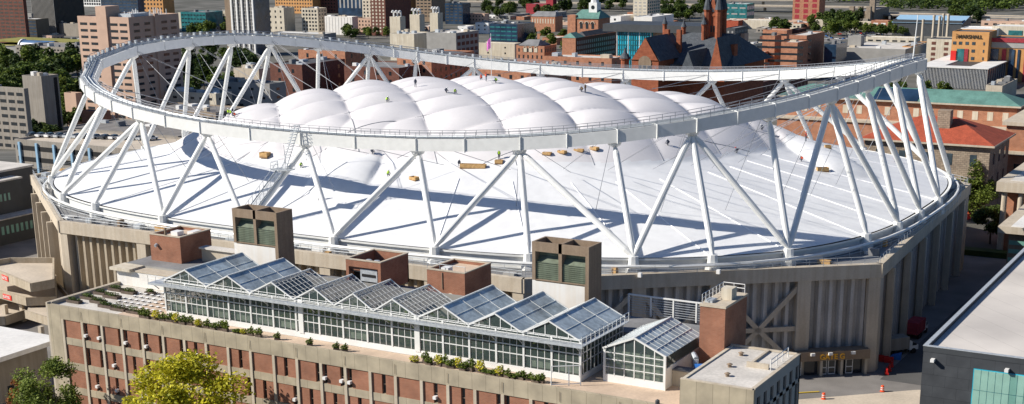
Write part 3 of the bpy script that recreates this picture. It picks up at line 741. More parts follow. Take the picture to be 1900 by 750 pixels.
# stair tower
t = thing('stair_tower', 'tall orange brick stair tower with railed top near the right end of the roof', 'stair tower', (101.6, -115, ZRF))
MB().box(99.95, 103.25, -118.6, -111.3, ZRF, 29.3).build('brick_walls', 'brickn', t)
MB().box(99.9, 103.35, -118.7, -111.2, 29.3, 29.6).build('roof_slab', 'concl', t)
MB().box(101.4, 102.8, -115.5, -113.8, 29.6, 31.0).build('roof_unit', 'cream', t)
MB().box(100.2, 101.2, -117.8, -116.2, 29.6, 29.9).build('roof_hatch', 'galv', t)
rail_along([(100.1, -118.3, 29.6), (100.1, -111.5, 29.6), (103.0, -111.5, 29.6)], 'railing', t, step=1.2, r=.05, mt='white')
# steel fence on the roof behind the small greenhouse
t = thing('roof_fence', 'white framed mesh fence between the small greenhouse and the ribbed stadium wall', 'fence', (94, -106, ZRF))
fy = -106.3
for i in range(6): x = 84.5+i*3.3; MB().box(x-.1, x+.1, fy-.1, fy+.1, US if x < 100 else ZRF, US+2.8).build('post', 'steel', t)
MB().box(84.5, 101, fy-.08, fy+.08, US+2.65, US+2.85).build('top_rail', 'steel', t)
for i in range(7): MB().box(84.5, 101, fy-.03, fy+.03, US+.3+i*.33, US+.36+i*.33).build('mesh_bar', 'galv', t)
# rooftop air plant beside the small greenhouse
t = thing('air_plant', 'blue and cream ducted air unit on the roof right of the small greenhouse', 'air unit', (101.4, -121.5, ZRF))
MB().box(100.3, 101.9, -122.6, -121, ZRF, ZRF+1.6).build('casing', 'galv', t)
MB().tube((101.2, -122.9, ZRF+2.1), (102.4, -122.2, ZRF+2.1), .6, 12).build('blower', 'bluep', t)
MB().tube((102.6, -121.8, ZRF+2.0), (103.2, -121.2, ZRF+2.2), .8, 12).build('blower_housing', 'cream', t)
MB().path([(100.9, -121.8, ZRF+1.6), (100.9, -121.8, ZRF+3.0), (100.3, -121.2, ZRF+3.4)], .35, 8).build('duct', 'galv', t)

# ---------------------------------------------------------------- the long greenhouse
GY, GX0, GX1, GZE = -128.4, 21.0, 88.5, 25.8
gh = thing('greenhouse', 'long rooftop greenhouse with nine glass gables behind a high white catwalk', 'greenhouse', (55, -122, ZRF))
ridges = [25.2, 33.1, 40.9, 48.2, 54.7, 61.0, 68.8, 76.5, 84.2]
bounds = [21.0, 29.1, 37.0, 44.6, 51.5, 57.9, 64.9, 72.6, 80.4, 88.5]
MB().box(GX0, GX1, GY, GY+.3, ZRF, ZRF+.75).build('base_wall', 'white', gh)
MB().box(GX0, GX0+.25, GY+.3, -116.2, ZRF, ZRF+.75).box(GX1-.25, GX1, GY+.3, -116.2, ZRF, ZRF+.75).build('side_base_wall', 'white', gh)
fr = MB()
for z in (ZRF+.755, ZRF+2.35, ZRF+3.5, ZRF+4.9, GZE): fr.box(GX0, GX1, GY+.02, GY+.14, z-.06, z+.06)
nb = 68
for i in range(nb+1):
    x = GX0 + (GX1-GX0)*i/nb; big = i % 4 == 0
    if big: fr.box(x-.13, x+.13, GY-.03, GY+.2, ZRF+.75, GZE)
    else: fr.box(x-.035, x+.035, GY+.03, GY+.12, ZRF+.75, ZRF+4.9)
for x in (45.7, 64.7): fr.box(x-.4, x+.4, GY-.08, GY+.2, ZRF+.6, GZE)
fr.build('wall_frame', 'steel', gh)
MB().poly([(GX0, GY+.07, ZRF+.75), (GX1, GY+.07, ZRF+.75), (GX1, GY+.07, GZE), (GX0, GY+.07, GZE)]).build('wall_glass', 'ghglass', gh)
for xx, nm in ((GX0+.1, 0), (GX1-.1, 1)):
    MB().poly([(xx, GY+.2, ZRF+.75), (xx, -116.3, ZRF+.75), (xx, -116.3, GZE), (xx, GY+.2, GZE)]).build('end_glass', 'ghglass', gh)
    f = MB()
    for z in (ZRF+.755, ZRF+2.35, ZRF+3.5, GZE): f.box(xx-.05, xx+.05, GY, -116.2, z-.05, z+.05)
    for i in range(13): y = GY + 12.2*i/12; f.box(xx-.05, xx+.05, y-.05, y+.05, ZRF+.75, GZE)
    f.build('end_frame', 'steel', gh)
MB().box(GX0+.3, GX1-.3, -116.4, -116.2, ZRF, GZE).build('back_wall', 'grey', gh)
MB().box(GX0+.3, GX1-.3, GY+.4, -116.5, ZRF+.05, ZRF+.1).build('floor', 'soil', gh)
# screens hanging inside the lower panes in some bays
for i in range(17):
    x = GX0 + (GX1-GX0)*i*4/nb
    if i in (0, 1, 2, 3, 4, 5, 8, 15, 16): MB().box(x+.3, x+3.6, GY+.5, GY+.55, ZRF+.9, ZRF+2.0).build('shade_screen', 'ghscreen', gh)
# benches and crops seen through the panes
leafs = random.Random(11); cr_ = MB()
for _ in range(5200):
    x = leafs.uniform(GX0+1, GX1-1); y = leafs.uniform(GY+1, -117); z = ZRF + 1.0 + leafs.random()**1.6*(3.2 if math.sin(x*.7) > 0 else 1.8)
    a = Vector((leafs.uniform(-1, 1), leafs.uniform(-1, 1), leafs.uniform(-.6, .6))).normalized()*.28; b = a.cross(Vector((leafs.random(), leafs.random(), 1))).normalized()*.2
    c = Vector((x, y, z)); cr_.poly([c-a, c+b, c+a, c-b])
o = cr_.build('crops', 'leafl', gh); o['kind'] = 'stuff'
for i in range(9):
    a, b, rx = bounds[i], bounds[i+1], ridges[i]; zr = 27.75; clear = 2 <= i <= 5
    yb = -119.7 if clear else -116.0
    rb = MB(); rb.poly([(a, GY, GZE), (rx, GY, zr), (rx, yb, zr), (a, yb, GZE)]); rb.poly([(b, GY, GZE), (b, yb, GZE), (rx, yb, zr), (rx, GY, zr)])
    rf = rb.build('gable_roof', 'ghroofc' if clear else 'ghroof', gh)
    f = MB()
    for p, q in ((a, rx), (b, rx)):
        f.obox((p, GY-.05, GZE), (q, GY-.05, zr), .14, .18); f.obox((p, yb, GZE), (q, yb, zr), .12, .16)
        ny = 10 if clear else 3
        for j in range(1, ny): y = GY + (yb-GY)*j/ny; f.obox((p, y, GZE+.05), (q, y, zr+.05), .05 if clear else .035, .05)
        for g in ((.25, .5, .75) if clear else (.5,)): f.obox((p+(q-p)*g, GY, GZE+(zr-GZE)*g+.04), (p+(q-p)*g, yb, GZE+(zr-GZE)*g+.04), .04, .04)
    f.obox((rx, GY-.05, zr+.05), (rx, yb, zr+.05), .16, .14); f.obox((a, GY, GZE), (a, yb, GZE), .25, .2)
    for g in (.2, .4, .6, .8):
        X = a+(b-a)*g; hz = GZE+(zr-GZE)*(1-abs(X-rx)/max(rx-a, b-rx)); f.box(X-.05, X+.05, GY-.02, GY+.05, GZE, max(GZE+.1, hz))
    f.build('gable_frame', 'steel' if not clear else 'steel', rf)
    MB().poly([(a+.1, GY+.04, GZE), (b-.1, GY+.04, GZE), (rx, GY+.04, zr-.05)]).build('gable_glass', 'ghglass', rf)
    if not clear:     # a blind rolled half way under the glass
        MB().poly([(rx+.1, GY+.3, zr-.25), (b-.3, GY+.3, GZE-.1), (b-.3, yb-.2, GZE-.1), (rx+.1, yb-.2, zr-.25)]).build('roof_blind', 'ghscreen', rf)
# catwalk along the eaves
cw = MB(); cw.box(GX0-2.0, GX1+.9, GY-1.15, GY-.15, GZE-.42, GZE-.34).box(GX0-2, GX1+.9, GY-1.22, GY-1.12, GZE-.6, GZE-.3); cwo = cw.build('catwalk', 'galv', gh)
for i in range(18): x = GX0-1 + (GX1-GX0+1)*i/17; MB().obox((x, GY-1.1, GZE-.55), (x, GY-.05, GZE-1.4), .1, .1).build('bracket', 'galv', cwo)
rail_along([(GX0-2, GY-1.1, GZE-.3), (GX1+.8, GY-1.1, GZE-.6)], 'catwalk_railing', cwo, h=1.1, step=1.5, r=.04, mt='steel')
rail_along([(GX1+.8, GY-1.1, GZE-.3), (GX1+.8, -116.4, GZE-.3)], 'catwalk_railing', cwo, h=1.15, step=1.2, r=.055, mt='steel')
MB().box(GX1+.05, GX1+.9, GY-.15, -116.4, GZE-.42, GZE-.34).build('side_catwalk', 'galv', cwo)
MB().box(GX0-2.0, GX0-.05, GY-.15, -116.4, GZE-.42, GZE-.34).build('side_catwalk', 'galv', cwo)
# access frame at the front right corner
t = thing('roof_gate', 'thin white steel gate frame at the right front corner of the long greenhouse', 'gate', (87.5, -130.6, ZRF))
for p, q in (((86.2, -131.6, ZRF), (86.2, -131.6, ZRF+2.6)), ((89.2, -129.6, ZRF), (89.2, -129.6, ZRF+2.6)), ((86.2, -131.6, ZRF+2.6), (89.2, -129.6, ZRF+2.6)), ((86.2, -131.6, ZRF+.3), (89.2, -129.6, ZRF+.3)), ((88, -130.4, ZRF), (88, -130.4, ZRF+2.6))):
    MB().tube(p, q, .07, 5).build('bar', 'steel', t)

# ---------------------------------------------------------------- small greenhouse
t = thing('greenhouse', 'small separate greenhouse with a single glass gable right of the long one', 'greenhouse', (94.9, -121, ZRF))
x0, x1, xm, y0, y1, ze, zr = 90.9, 98.9, 94.9, -126.6, -115.8, 24.85, 26.55
MB().box(x0, x1, y0, y0+.25, ZRF, ZRF+.9).box(x0, x0+.2, y0+.25, y1, ZRF, ZRF+.9).box(x1-.2, x1, y0+.25, y1, ZRF, ZRF+2.6).build('base_wall', 'white', t)
f = MB()
for z in (ZRF+.95, ZRF+1.95, ZRF+2.95, ZRF+3.8): f.box(x0, x1, y0, y0+.1, z-.05, z+.05)
for i in range(7):
    x = x0+(x1-x0)*i/6; zt = ze+(zr-ze)*(1-abs(x-xm)/4); f.box(x-.06, x+.06, y0-.02, y0+.12, ZRF+.9, zt-.02)
for xs in (x0, x1): f.box(xs-.15, xs+.15, y0-.05, y0+.2, ZRF, ze)
for p in (x0-.2, x1+.2): f.obox((p, y0-.05, ze-.08), (xm, y0-.05, zr), .18, .22)
f.build('front_frame', 'steel', t)
MB().poly([(x0, y0+.05, ZRF+.9), (x1, y0+.05, ZRF+.9), (x1, y0+.05, ze), (xm, y0+.05, zr-.05), (x0, y0+.05, ze)]).build('front_glass', 'ghglass', t)
MB().box(x0+.4, x1-.4, y0+.5, y0+.56, ZRF+.9, ZRF+4.0).build('shade_screen', 'ghscreen', t)
rb = MB(); rb.poly([(x0-.2, y0, ze-.08), (xm, y0, zr), (xm, y1, zr), (x0-.2, y1, ze-.08)]); rl = rb.build('roof_pane', 'ghroof', t)
rb = MB(); rb.poly([(x1+.2, y0, ze-.08), (x1+.2, y1, ze-.08), (xm, y1, zr), (xm, y0, zr)]); rl = rb.build('roof_pane', 'ghroof', t)
f = MB()
for j in range(11): y = y0+(y1-y0)*j/10; f.obox((x1+.2, y, ze-.03), (xm, y, zr+.04), .04, .04); f.obox((x0-.2, y, ze-.03), (xm, y, zr+.04), .03, .04)
for g in (.33, .66): f.obox((xm+4.2*g, y0, zr-(zr-ze+.08)*g+.05), (xm+4.2*g, y1, zr-(zr-ze+.08)*g+.05), .06, .06)
f.obox((xm, y0-.05, zr+.05), (xm, y1, zr+.05), .16, .12)
f.build('roof_frame', 'steel', t)
MB().box(x0+.3, x1-.3, y1-.2, y1, ZRF, ze).build('back_wall', 'grey', t)
MB().poly([(x1-.1, y0+.2, ZRF+2.6), (x1-.1, y1, ZRF+2.6), (x1-.1, y1, ze-.1), (x1-.1, y0+.2, ze-.1)]).build('side_glass', 'ghglass', t)
MB().box(x1+.05, 103.3, y0+2.2, -123, ZRF, ZRF+2.0).build('annex', 'cream', t)
MB().box(x1+.05, 103.3, y0+2.1, -122.9, ZRF+2.0, ZRF+2.15).build('annex_roof', 'roofg', t)
for i, (x, y, lb) in enumerate(((89.6, -122.6, 'white drum on the roof between the two greenhouses, the nearer one'), (90.1, -121.4, 'white drum on the roof between the two greenhouses, the farther one'))):
    solo(MB().lathe((x, y, ZRF+.03), [(.42, 0), (.45, .4), (.42, 1.0), (.3, 1.08)], 12), 'storage_drum', 'white', lb, 'drum', (x, y, ZRF+.03), 'white drums beside the greenhouse')

# ---------------------------------------------------------------- roof garden
def leafclump(mb, c, rx, ry, rz, n, s, rnd):
    for _ in range(n):
        while True:
            p = Vector((rnd.uniform(-1, 1), rnd.uniform(-1, 1), rnd.uniform(-1, 1)))
            if p.length < 1: break
        p = Vector((c[0]+p.x*rx, c[1]+p.y*ry, c[2]+p.z*rz))
        a = Vector((rnd.uniform(-1, 1), rnd.uniform(-1, 1), rnd.uniform(-.7, .7))).normalized(); b = a.cross(Vector((rnd.uniform(-1, 1), rnd.uniform(-1, 1), 1))).normalized()
        a *= s; b *= s*.6; mb.poly([p-a, p+b, p+a, p-b])
rg = random.Random(3)
beds = [(3.2, -129.2, 2.6, .9), (3.4, -126.6, 2.6, 1.0), (6.6, -127.6, 2.8, 1.1), (3.0, -123.6, 2.4, 1.0), (6.2, -124.4, 3.0, 1.1), (3.4, -120.8, 2.6, 1.0), (6.6, -121.2, 2.6, 1.1), (9.6, -129.0, 2.6, 1.0), (9.8, -120.0, 1.6, .9), (12.6, -129.4, 2.8, 1.1), (15.8, -129.6, 2.4, 1.1)]
words = ['nearest the left front corner', 'second from the left front corner', 'right of the corner bed', 'half way up the left parapet', 'in the middle of the left group', 'farthest up the left parapet', 'against the white block at the back left', 'tall green one left of the white paver rows', 'small one behind the white paver rows', 'bushy one below the white paver rows', 'rightmost bushy one in front of the greenhouse corner']
for i, ((x, y, l_, w_), wd) in enumerate(zip(beds, words)):
    t = thing('planter_bed', 'low roof garden bed, '+wd, 'planter', (x, y, ZRF), 'planting beds on the roof garden')
    b = MB(); hollow(b, x-l_/2, x+l_/2, y-w_/2, y+w_/2, ZRF, ZRF+.4, .08); b.build('planter_box', 'planter', t)
    MB().box(x-l_/2+.08, x+l_/2-.08, y-w_/2+.08, y+w_/2-.08, ZRF, ZRF+.34).build('soil', 'soil', t)
    lf = MB(); leafclump(lf, (x, y, ZRF+.6), l_*.5, w_*.5, .3 if i < 9 else .6, 200, .12, rg); lf.build('foliage', 'leafm' if i % 3 else 'leafg', t)
# rows of white tilted trays
proto = None; kk = 0
for r in range(6):
    for c in range(9):
        x, y = 8.3 + c*1.3 + (r % 2)*.65, -127.4 + r*1.65
        if x > 19.6 or (r > 5 and c < 1): continue
        if proto is None:
            proto = thing('white_tray', 'white tilted tray in the rows left of the long greenhouse', 'tray', (x, y, ZRF+.03), 'rows of white trays on the roof')
            MB().box(x-.2, x+.2, y-.14, y+.14, ZRF+.03, ZRF+.15).build('foot', 'planter', proto)
            MB().prism([(x-.26, y-.2), (x+.26, y-.2), (x+.26, y+.2), (x-.26, y+.2)], [ZRF+.16, ZRF+.16, ZRF+.2, ZRF+.2], [ZRF+.2, ZRF+.2, ZRF+.25, ZRF+.25]).build('tray', 'white', proto)
        else: dup(proto, (x, y, ZRF+.03), proto['label'], rz=rg.uniform(-.1, .1))
# potted plants along the parapet
pots = []
for i in range(17): pots.append((18.5+i*1.35 + rg.uniform(-.3, .3), -131.0 + rg.uniform(-.2, .3)))
for i in range(19): pots.append((66.2+i*1.02 + rg.uniform(-.25, .25), -130.9 + rg.uniform(-.2, .3)))
singles = [(43.5, -131), (49.2, -131.2), (53.6, -131.2), (55.0, -131.2)]
pp = []
for k in range(3):
    x, y = (pots[0] if k == 0 else pots[k]); t = thing('potted_plant', '', 'potted plant', (x, y, ZRF), 'potted plants along the roof edge')
    MB().box(x-.5, x+.5, y-.28, y+.28, ZRF, ZRF+.45).build('pot', 'planter', t)
    lf = MB(); leafclump(lf, (x, y, ZRF+.8), .75, .5, .45+.12*k, 170, .17, rg); leafclump(lf, (x+.25, y, ZRF+1.2), .35, .3, .4, 40, .15, rg); lf.build('foliage', ['leafl', 'leafl', 'leafy'][k], t); pp.append(t)
for i, (x, y) in enumerate(pots):
    lb = ('bushy plant in a dark box in the left row along the brick parapet' if i < 17 else 'leafy plant in a dark box in the right row along the brick parapet')
    if i < 3: pp[i]['label'] = lb
    else: dup(pp[i % 3 if rg.random() < .7 else 1], (x, y, ZRF), lb, rz=rg.uniform(-.3, .3), sc=(rg.uniform(.8, 1.2), rg.uniform(.7, 1.1), rg.uniform(.45, 1.2)))
for (x, y), lb in zip(singles, ('lone leafy plant on the bare roof edge, leftmost of four', 'lone potted shrub near the middle of the bare roof edge', 'low potted plant next to another one past the middle of the roof edge', 'taller potted plant of the close pair on the roof edge')):
    dup(pp[0], (x, y, ZRF), lb, rz=.4, sc=.75)

# ---------------------------------------------------------------- trees close to the camera
def branch(mb, p, d, L, r, depth, rnd, tips):
    q = p + d*L; mb.tube(p, q, r, 6, r*.62, cap=False)
    if depth == 0: tips.append(q); return
    for _ in range(3 if depth > 1 else 2):
        nd = (d + Vector((rnd.uniform(-.8, .8), rnd.uniform(-.8, .8), rnd.uniform(-.1, .5)))).normalized(); branch(mb, q, nd, L*rnd.uniform(.6, .8), r*.6, depth-1, rnd, tips)
def big_tree(name, label, x, y, z0, h, rad, leaf, seed, n=9000, s=.2, group=None):
    rnd = random.Random(seed); t = thing(name, label, 'tree', (x, y, z0), group); tr = MB(); tips = []
    th = h*.35; tr.tube((x, y, z0-.3), (x, y, z0+th), h*.03, 8, h*.02)
    for _ in range(4): branch(tr, Vector((x, y, z0+th*rnd.uniform(.8, 1))), Vector((rnd.uniform(-.7, .7), rnd.uniform(-.7, .7), 1)).normalized(), h*.2, h*.014, 2, rnd, tips)
    tr.build('trunk', 'bark', t)
    mb = MB(); lobes = []
    for _ in range(26):
        a = rnd.uniform(0, 2*math.pi); u = rnd.uniform(-.75, 1); rr2 = math.sqrt(max(0, 1-u*u))*rnd.uniform(.45, .95)
        lobes.append((x+rad*rr2*math.cos(a), y+rad*rr2*math.sin(a), z0+h*.66+h*.29*u*rnd.uniform(.8, 1.05), rad*rnd.uniform(.2, .4)))
    per = n//len(lobes)
    for lx, ly, lz, lr in lobes:
        for _ in range(per):
            while True:
                p = Vector((rnd.gauss(0, 1), rnd.gauss(0, 1), rnd.gauss(0, 1)))
                if p.length > .01: break
            p = p.normalized()*lr*(rnd.random()**.35)*rnd.uniform(.75, 1.15); c = Vector((lx, ly, lz))+Vector((p.x, p.y, p.z*.8))
            a = Vector((rnd.uniform(-1, 1), rnd.uniform(-1, 1), rnd.uniform(-.6, .6))).normalized(); b = a.cross(Vector((rnd.uniform(-1, 1), rnd.uniform(-1, 1), 1))).normalized()
            k = s*rnd.uniform(.6, 1.3); mb.poly([c-a*k, c+b*k*.6, c+a*k, c-b*k*.6])
    mb.build('crown', leaf, t); return t
big_tree('maple_tree', 'bright yellow green tree rising in front of the brick building', 36.5, -142, 0, 20, 8.4, 'leafy', 21, 14000, .28)
big_tree('maple_tree', 'yellow tree low at the bottom edge, right of the brighter one', 46.5, -143.5, 0, 15.5, 5.2, 'leafy', 22, 9000, .24)
big_tree('shade_tree', 'mid green tree at the bottom left corner of the brick building', 8.0, -140, 0, 15.2, 5.2, 'leafn', 23, 9000, .22)
big_tree('maple_tree', 'small tree with orange red autumn leaves at the bottom left', 2.2, -140.5, 0, 11.6, 2.2, 'leafo', 24, 3500, .18)
big_tree('shade_tree', 'yellow leaved tree peeping over the bottom edge left of the tallest one', 27.5, -143.5, 0, 13.6, 3.2, 'leafy', 25, 4000, .22)

# ---------------------------------------------------------------- bottom left white roofed building
t = thing('white_roof_building', 'tan building with a flat white roof at the bottom left corner', 'building', (-24, -124, 0))
MB().box(-42, -15.6, -136, -115.5, 8.2, 9.0).build('roof', 'roofw', t)
MB().box(-41.5, -19, -135.5, -116, 0, 8.2).build('wall', 'tang', t)
MB().box(-18.96, -18.9, -130.4, -127.6, 3.6, 6.2).build('window', 'darkb', t)
MB().box(-18.96, -18.9, -125.0, -123.8, .2, 2.6).build('door', 'dark', t)
MB().box(-18.96, -18.9, -134.4, -133, .8, 2.4).build('window', 'darkb', t)
for dy in (0, 2.2): MB().tube((-17, -118+dy, 0), (-16.4, -117+dy, 8.2), .12, 6).build('prop', 'cable', t)

# ---------------------------------------------------------------- charcoal building at the right
t = thing('charcoal_building', 'charcoal clad building with white flat roof and green glass panels', 'building', (150, -60, 0))
X0 = 119.6; Y0 = -86; ZT = 18
MB().box(X0, 190, Y0, 20, 0, ZT-.4).build('wall', panelled('charcoal panels', (.065, .072, .08), 3.2, 1.6, .5, .5, .02, .9), t)
mb = MB(); hollow(mb, X0-.05, 190, Y0-.05, 20, ZT-.4, ZT+.35, .5); mb.build('parapet', 'greyd', t)
hollow(MB(), X0-.1, 190.1, Y0-.1, 20.1, ZT+.35, ZT+.45, .6).build('coping', 'galv', t)
MB().box(X0+.5, 189.5, Y0+.5, 19.5, ZT-.4, ZT-.2).build('roof', panelled('white roof sheets', (.62, .59, .54), 6, 400, .72, .8, .05, .97, .06), t)
MB().box(X0+9.5, 189, Y0+41, Y0+55, ZT-.2, ZT+3.4).build('penthouse', 'grey', t)
MB().box(X0+9.3, 189.2, Y0+40.8, Y0+55.2, ZT+3.4, ZT+3.7).build('penthouse_roof', 'galv', t)
MB().box(X0+6.9, 160, Y0-.2, Y0-.06, 2, ZT-1.85).build('window_frame', 'cyan', t)
rk = random.Random(8)
k = 0
for zz in range(4):
    for i in range(22):
        if k >= 88: break
        x = X0+7.0+i*.95; z1 = ZT-1.95-zz*2.9
        MB().box(x+.03, x+.92, Y0-.3, Y0-.2, z1-2.82, z1).build('glass_panel', rk.choice(['mint', 'mint', 'mint2']), t); k += 1
for x in (X0+1.2, X0+11, X0+22): MB().box(x, x+.5, Y0-.9, Y0-.05, ZT-1.6, ZT-1.2).build('wall_light', 'white', t)
MB().box(X0+14, X0+17, Y0+10, Y0+12, ZT-.2, ZT+.3).build('skylight', 'white', t)
# ---------------------------------------------------------------- street furniture by the gate
def barrel(x, y, lb):
    t = thing('traffic_barrel', lb, 'traffic barrel', (x, y, 0), 'orange traffic barrels')
    MB().lathe((x, y, .05), [(.42, 0), (.42, .08), (.3, .1), (.27, .9), (.22, 1.05)], 12).build('drum', 'orange', t)
    for z in (.35, .68): MB().lathe((x, y, z), [(.3, 0), (.3, .12)], 12).build('reflective_band', 'white', t)
p = atz(1637, 727, 0); barrel(p.x, p.y, 'orange and white traffic barrel standing alone at the shadow edge right of the gate')
p = atz(1528, 741, 0); barrel(p.x, p.y, 'orange barrel at the end of the yellow kerb line in front of the gate')
a, b = atz(1453, 732, 0), atz(1520, 728, 0); mb = MB(); mb.obox((a.x, a.y, .1), (b.x, b.y, .1), .3, .15); solo(mb, 'kerb_rail', 'ypaint', 'thin yellow barrier rail leading to the barrel at the gate', 'barrier', (a.x, a.y, .02))
wb_ = None; lab = 'red water filled barrier in the short curved row below the corner of the stadium'
for i, (px, py) in enumerate(((1631, 669), (1640, 671), (1649, 673), (1654, 680), (1650, 688), (1645, 694))):
    p = atz(px, py, 0)
    if wb_ is None:
        wb_ = thing('water_barrier', lab, 'barrier', (p.x, p.y, .03), 'red water filled barriers by the gate'); x, y = p.x, p.y
        MB().prism([(x-.8, y-.3), (x+.8, y-.3), (x+.8, y+.3), (x-.8, y+.3)], .03, .45).prism([(x-.8, y-.13), (x+.8, y-.13), (x+.8, y+.13), (x-.8, y+.13)], .45, 1.05).build('barrier_body', 'redpl', wb_)
    else: dup(wb_, (p.x, p.y, .03), lab, rz=.3 if i < 3 else 1.9)
for i, (px, py) in enumerate(((1794, 407), (1800, 402), (1806, 397), (1811, 393), (1816, 391))):
    p = atz(px, py, 0); o = dup(wb_, (p.x, p.y, .03), 'red barrier in the row behind the far right corner of the stadium', rz=1.2, sc=1.3); o['group'] = 'red barriers on the far road'
def lorry(px, py, lb, colr, rz, L=7, nm='truck'):
    p = atz(px, py, 0); t = thing(nm, lb, nm.replace('_', ' '), (p.x, p.y, .03)); x, y = p.x, p.y
    MB().box(x-L/2, x+L/2-2, y-1.2, y+1.2, 1.0, 3.2 if nm == 'truck' else 2.2).build('cargo_box', colr, t)
    cb = MB().prism([(x+L/2-1.9, y-1.15), (x+L/2, y-1.15), (x+L/2, y+1.15), (x+L/2-1.9, y+1.15)], .7, [2.6, 1.5, 1.5, 2.6]).build('cab', 'white' if colr != 'redpl' else colr, t)
    MB().prism([(x+L/2-1.3, y-1.18), (x+L/2-.4, y-1.18), (x+L/2-.4, y+1.18), (x+L/2-1.3, y+1.18)], 1.5, [2.2, 1.75, 1.75, 2.2]).build('cab_window', 'dark', cb)
    for wx in (-L/2+1.2, -L/2+2.3, L/2-1): 
        for sy_ in (-1.1, 1.1): MB().tube((x+wx, y+sy_-.15, .5), (x+wx, y+sy_+.15, .5), .5, 12).build('wheel', 'black', t)
    t.rotation_euler = (0, 0, rz); return t
lorry(1700, 622, 'dark red lorry parked in the shaded lane between stadium and charcoal building', 'brickm', 1.55, 7)
lorry(1670, 655, 'beige flatbed truck at the foot of the shaded stadium corner', 'tang', .9, 6)
lorry(1801, 372, 'green and white lorry on the road at the far right corner of the stadium', 'copper', 1.6, 7)
for px, py, lb in ((1662, 666, 'blue tarpaulin heap next to the beige truck'),):
    p = atz(px, py, 0); mb = MB(); mb.prism([(p.x-.9, p.y-.7), (p.x+1, p.y-.6), (p.x+.8, p.y+.8), (p.x-.8, p.y+.7)], .03, [.5, .9, 1.1, .6]); solo(mb, 'tarpaulin_heap', 'bluep', lb, 'tarpaulin', (p.x, p.y, .03))

# =====================================================================  THE CITY BEHIND
_wm = {}
def winmesh(w_, h, mt, side):
    k = (round(w_, 2), round(h, 2), mt, side)
    if k not in _wm:
        mb = MB()
        if side == 0: mb.box(0, w_, -.06, .04, 0, h)
        else: mb.box(-.04, .06, 0, w_, 0, h)
        me = bpy.data.meshes.new('window'); me.from_pydata(mb.v, [], mb.f); me.materials.append(M[mt]); _wm[k] = me
    return _wm[k]
def windows(t, side, a0, a1, plane, zt, zb, cw, rh, ww, wh, mt='dark', name='window', top=1.0, cap=None):
    """individual windows over one face; side 0 faces -Y (a along X), side 1 faces +X (a along Y)"""
    n = max(1, int((a1-a0)/cw)); st_ = (a1-a0)/n; rows = max(1, int((zt-top-zb)/rh)); o_ = Vector(t['_o'])
    if cap: rows = min(rows, cap)
    k = t.get('_wn', 0); extra = MB()
    for r in range(rows):
        z = zt-top-(r+1)*rh+(rh-wh)*.5
        for i in range(n):
            a = a0+st_*i+(st_-ww)/2; p = (a, plane, z) if side == 0 else (plane, a, z); k += 1
            if k <= 100:
                o = bpy.data.objects.new(name, winmesh(ww, wh, mt, side)); COL.objects.link(o); o.parent = t; o.location = Vector(p)-o_
            elif side == 0: extra.box(a, a+ww, plane-.06, plane+.04, z, z+wh)
            else: extra.box(plane-.04, plane+.06, a, a+ww, z, z+wh)
    t['_wn'] = k
    if extra.v: o = extra.build('far_windows', mt, t); o['kind'] = 'stuff'
def site(pxL, pxR, pxS, top, base, D=None):
    """footprint of a grid-aligned building from where its corners stand in the photograph"""
    g = gnd(pxL, base); Y = g.y; q = aty(pxL, top, Y); X0 = g.x*.5+q.x*.5; zt = q.z
    def solve(f, px, lo, hi):
        for _ in range(50):
            mid = (lo+hi)/2
            if pj(*f(mid))[0] < px: lo = mid
            else: hi = mid
        return lo
    X1 = solve(lambda x: (x, Y, zt), pxR, X0, X0+900)
    if D is None: Y1 = solve(lambda y: (X1, y, zt), pxS, Y, Y+600)
    else: Y1 = Y+D
    return X0, X1, Y, Y1, zt, g.z-1.5
def bld(name, label, cat, px, wall, roof, wf=None, ws=None, D=None, parapet=.8, group=None, units=0, seed=1):
    x0, x1, y0, y1, zt, zb = site(*px, D=D); t = thing(name, label, cat, ((x0+x1)/2, (y0+y1)/2, zb+1.5), group)
    b = MB(); b.box(x0, x1, y0, y1, zb, zt-parapet); hollow(b, x0, x1, y0, y1, zt-parapet, zt, .5) if parapet else None; b.build('wall', wall, t)
    MB().box(x0+.5, x1-.5, y0+.5, y1-.5, zt-parapet, zt-parapet+.15).build('roof', roof, t)
    if wf: windows(t, 0, x0+wf[4], x1-wf[4], y0, zt, zb+3, *wf[:4], mt=wf[5] if len(wf) > 5 else 'dark', top=wf[6] if len(wf) > 6 else 1.2)
    if ws: windows(t, 1, y0+ws[4], y1-ws[4], x1, zt, zb+3, *ws[:4], mt=ws[5] if len(ws) > 5 else 'dark', top=ws[6] if len(ws) > 6 else 1.2)
    rnd = random.Random(seed)
    for _ in range(units):
        w_, l_, h = rnd.uniform(2, 5), rnd.uniform(2, 6), rnd.uniform(1, 3); x = rnd.uniform(x0+1, max(x0+1.1, x1-w_-1)); y = rnd.uniform(y0+1, max(y0+1.1, y1-l_-1))
        MB().box(x, x+w_, y, y+l_, zt-.65, zt-.65+h).build('roof_unit', rnd.choice(['galv', 'white', 'concl', 'roofg']), t)
    return t, (x0, x1, y0, y1, zt, zb)
B = 'building'
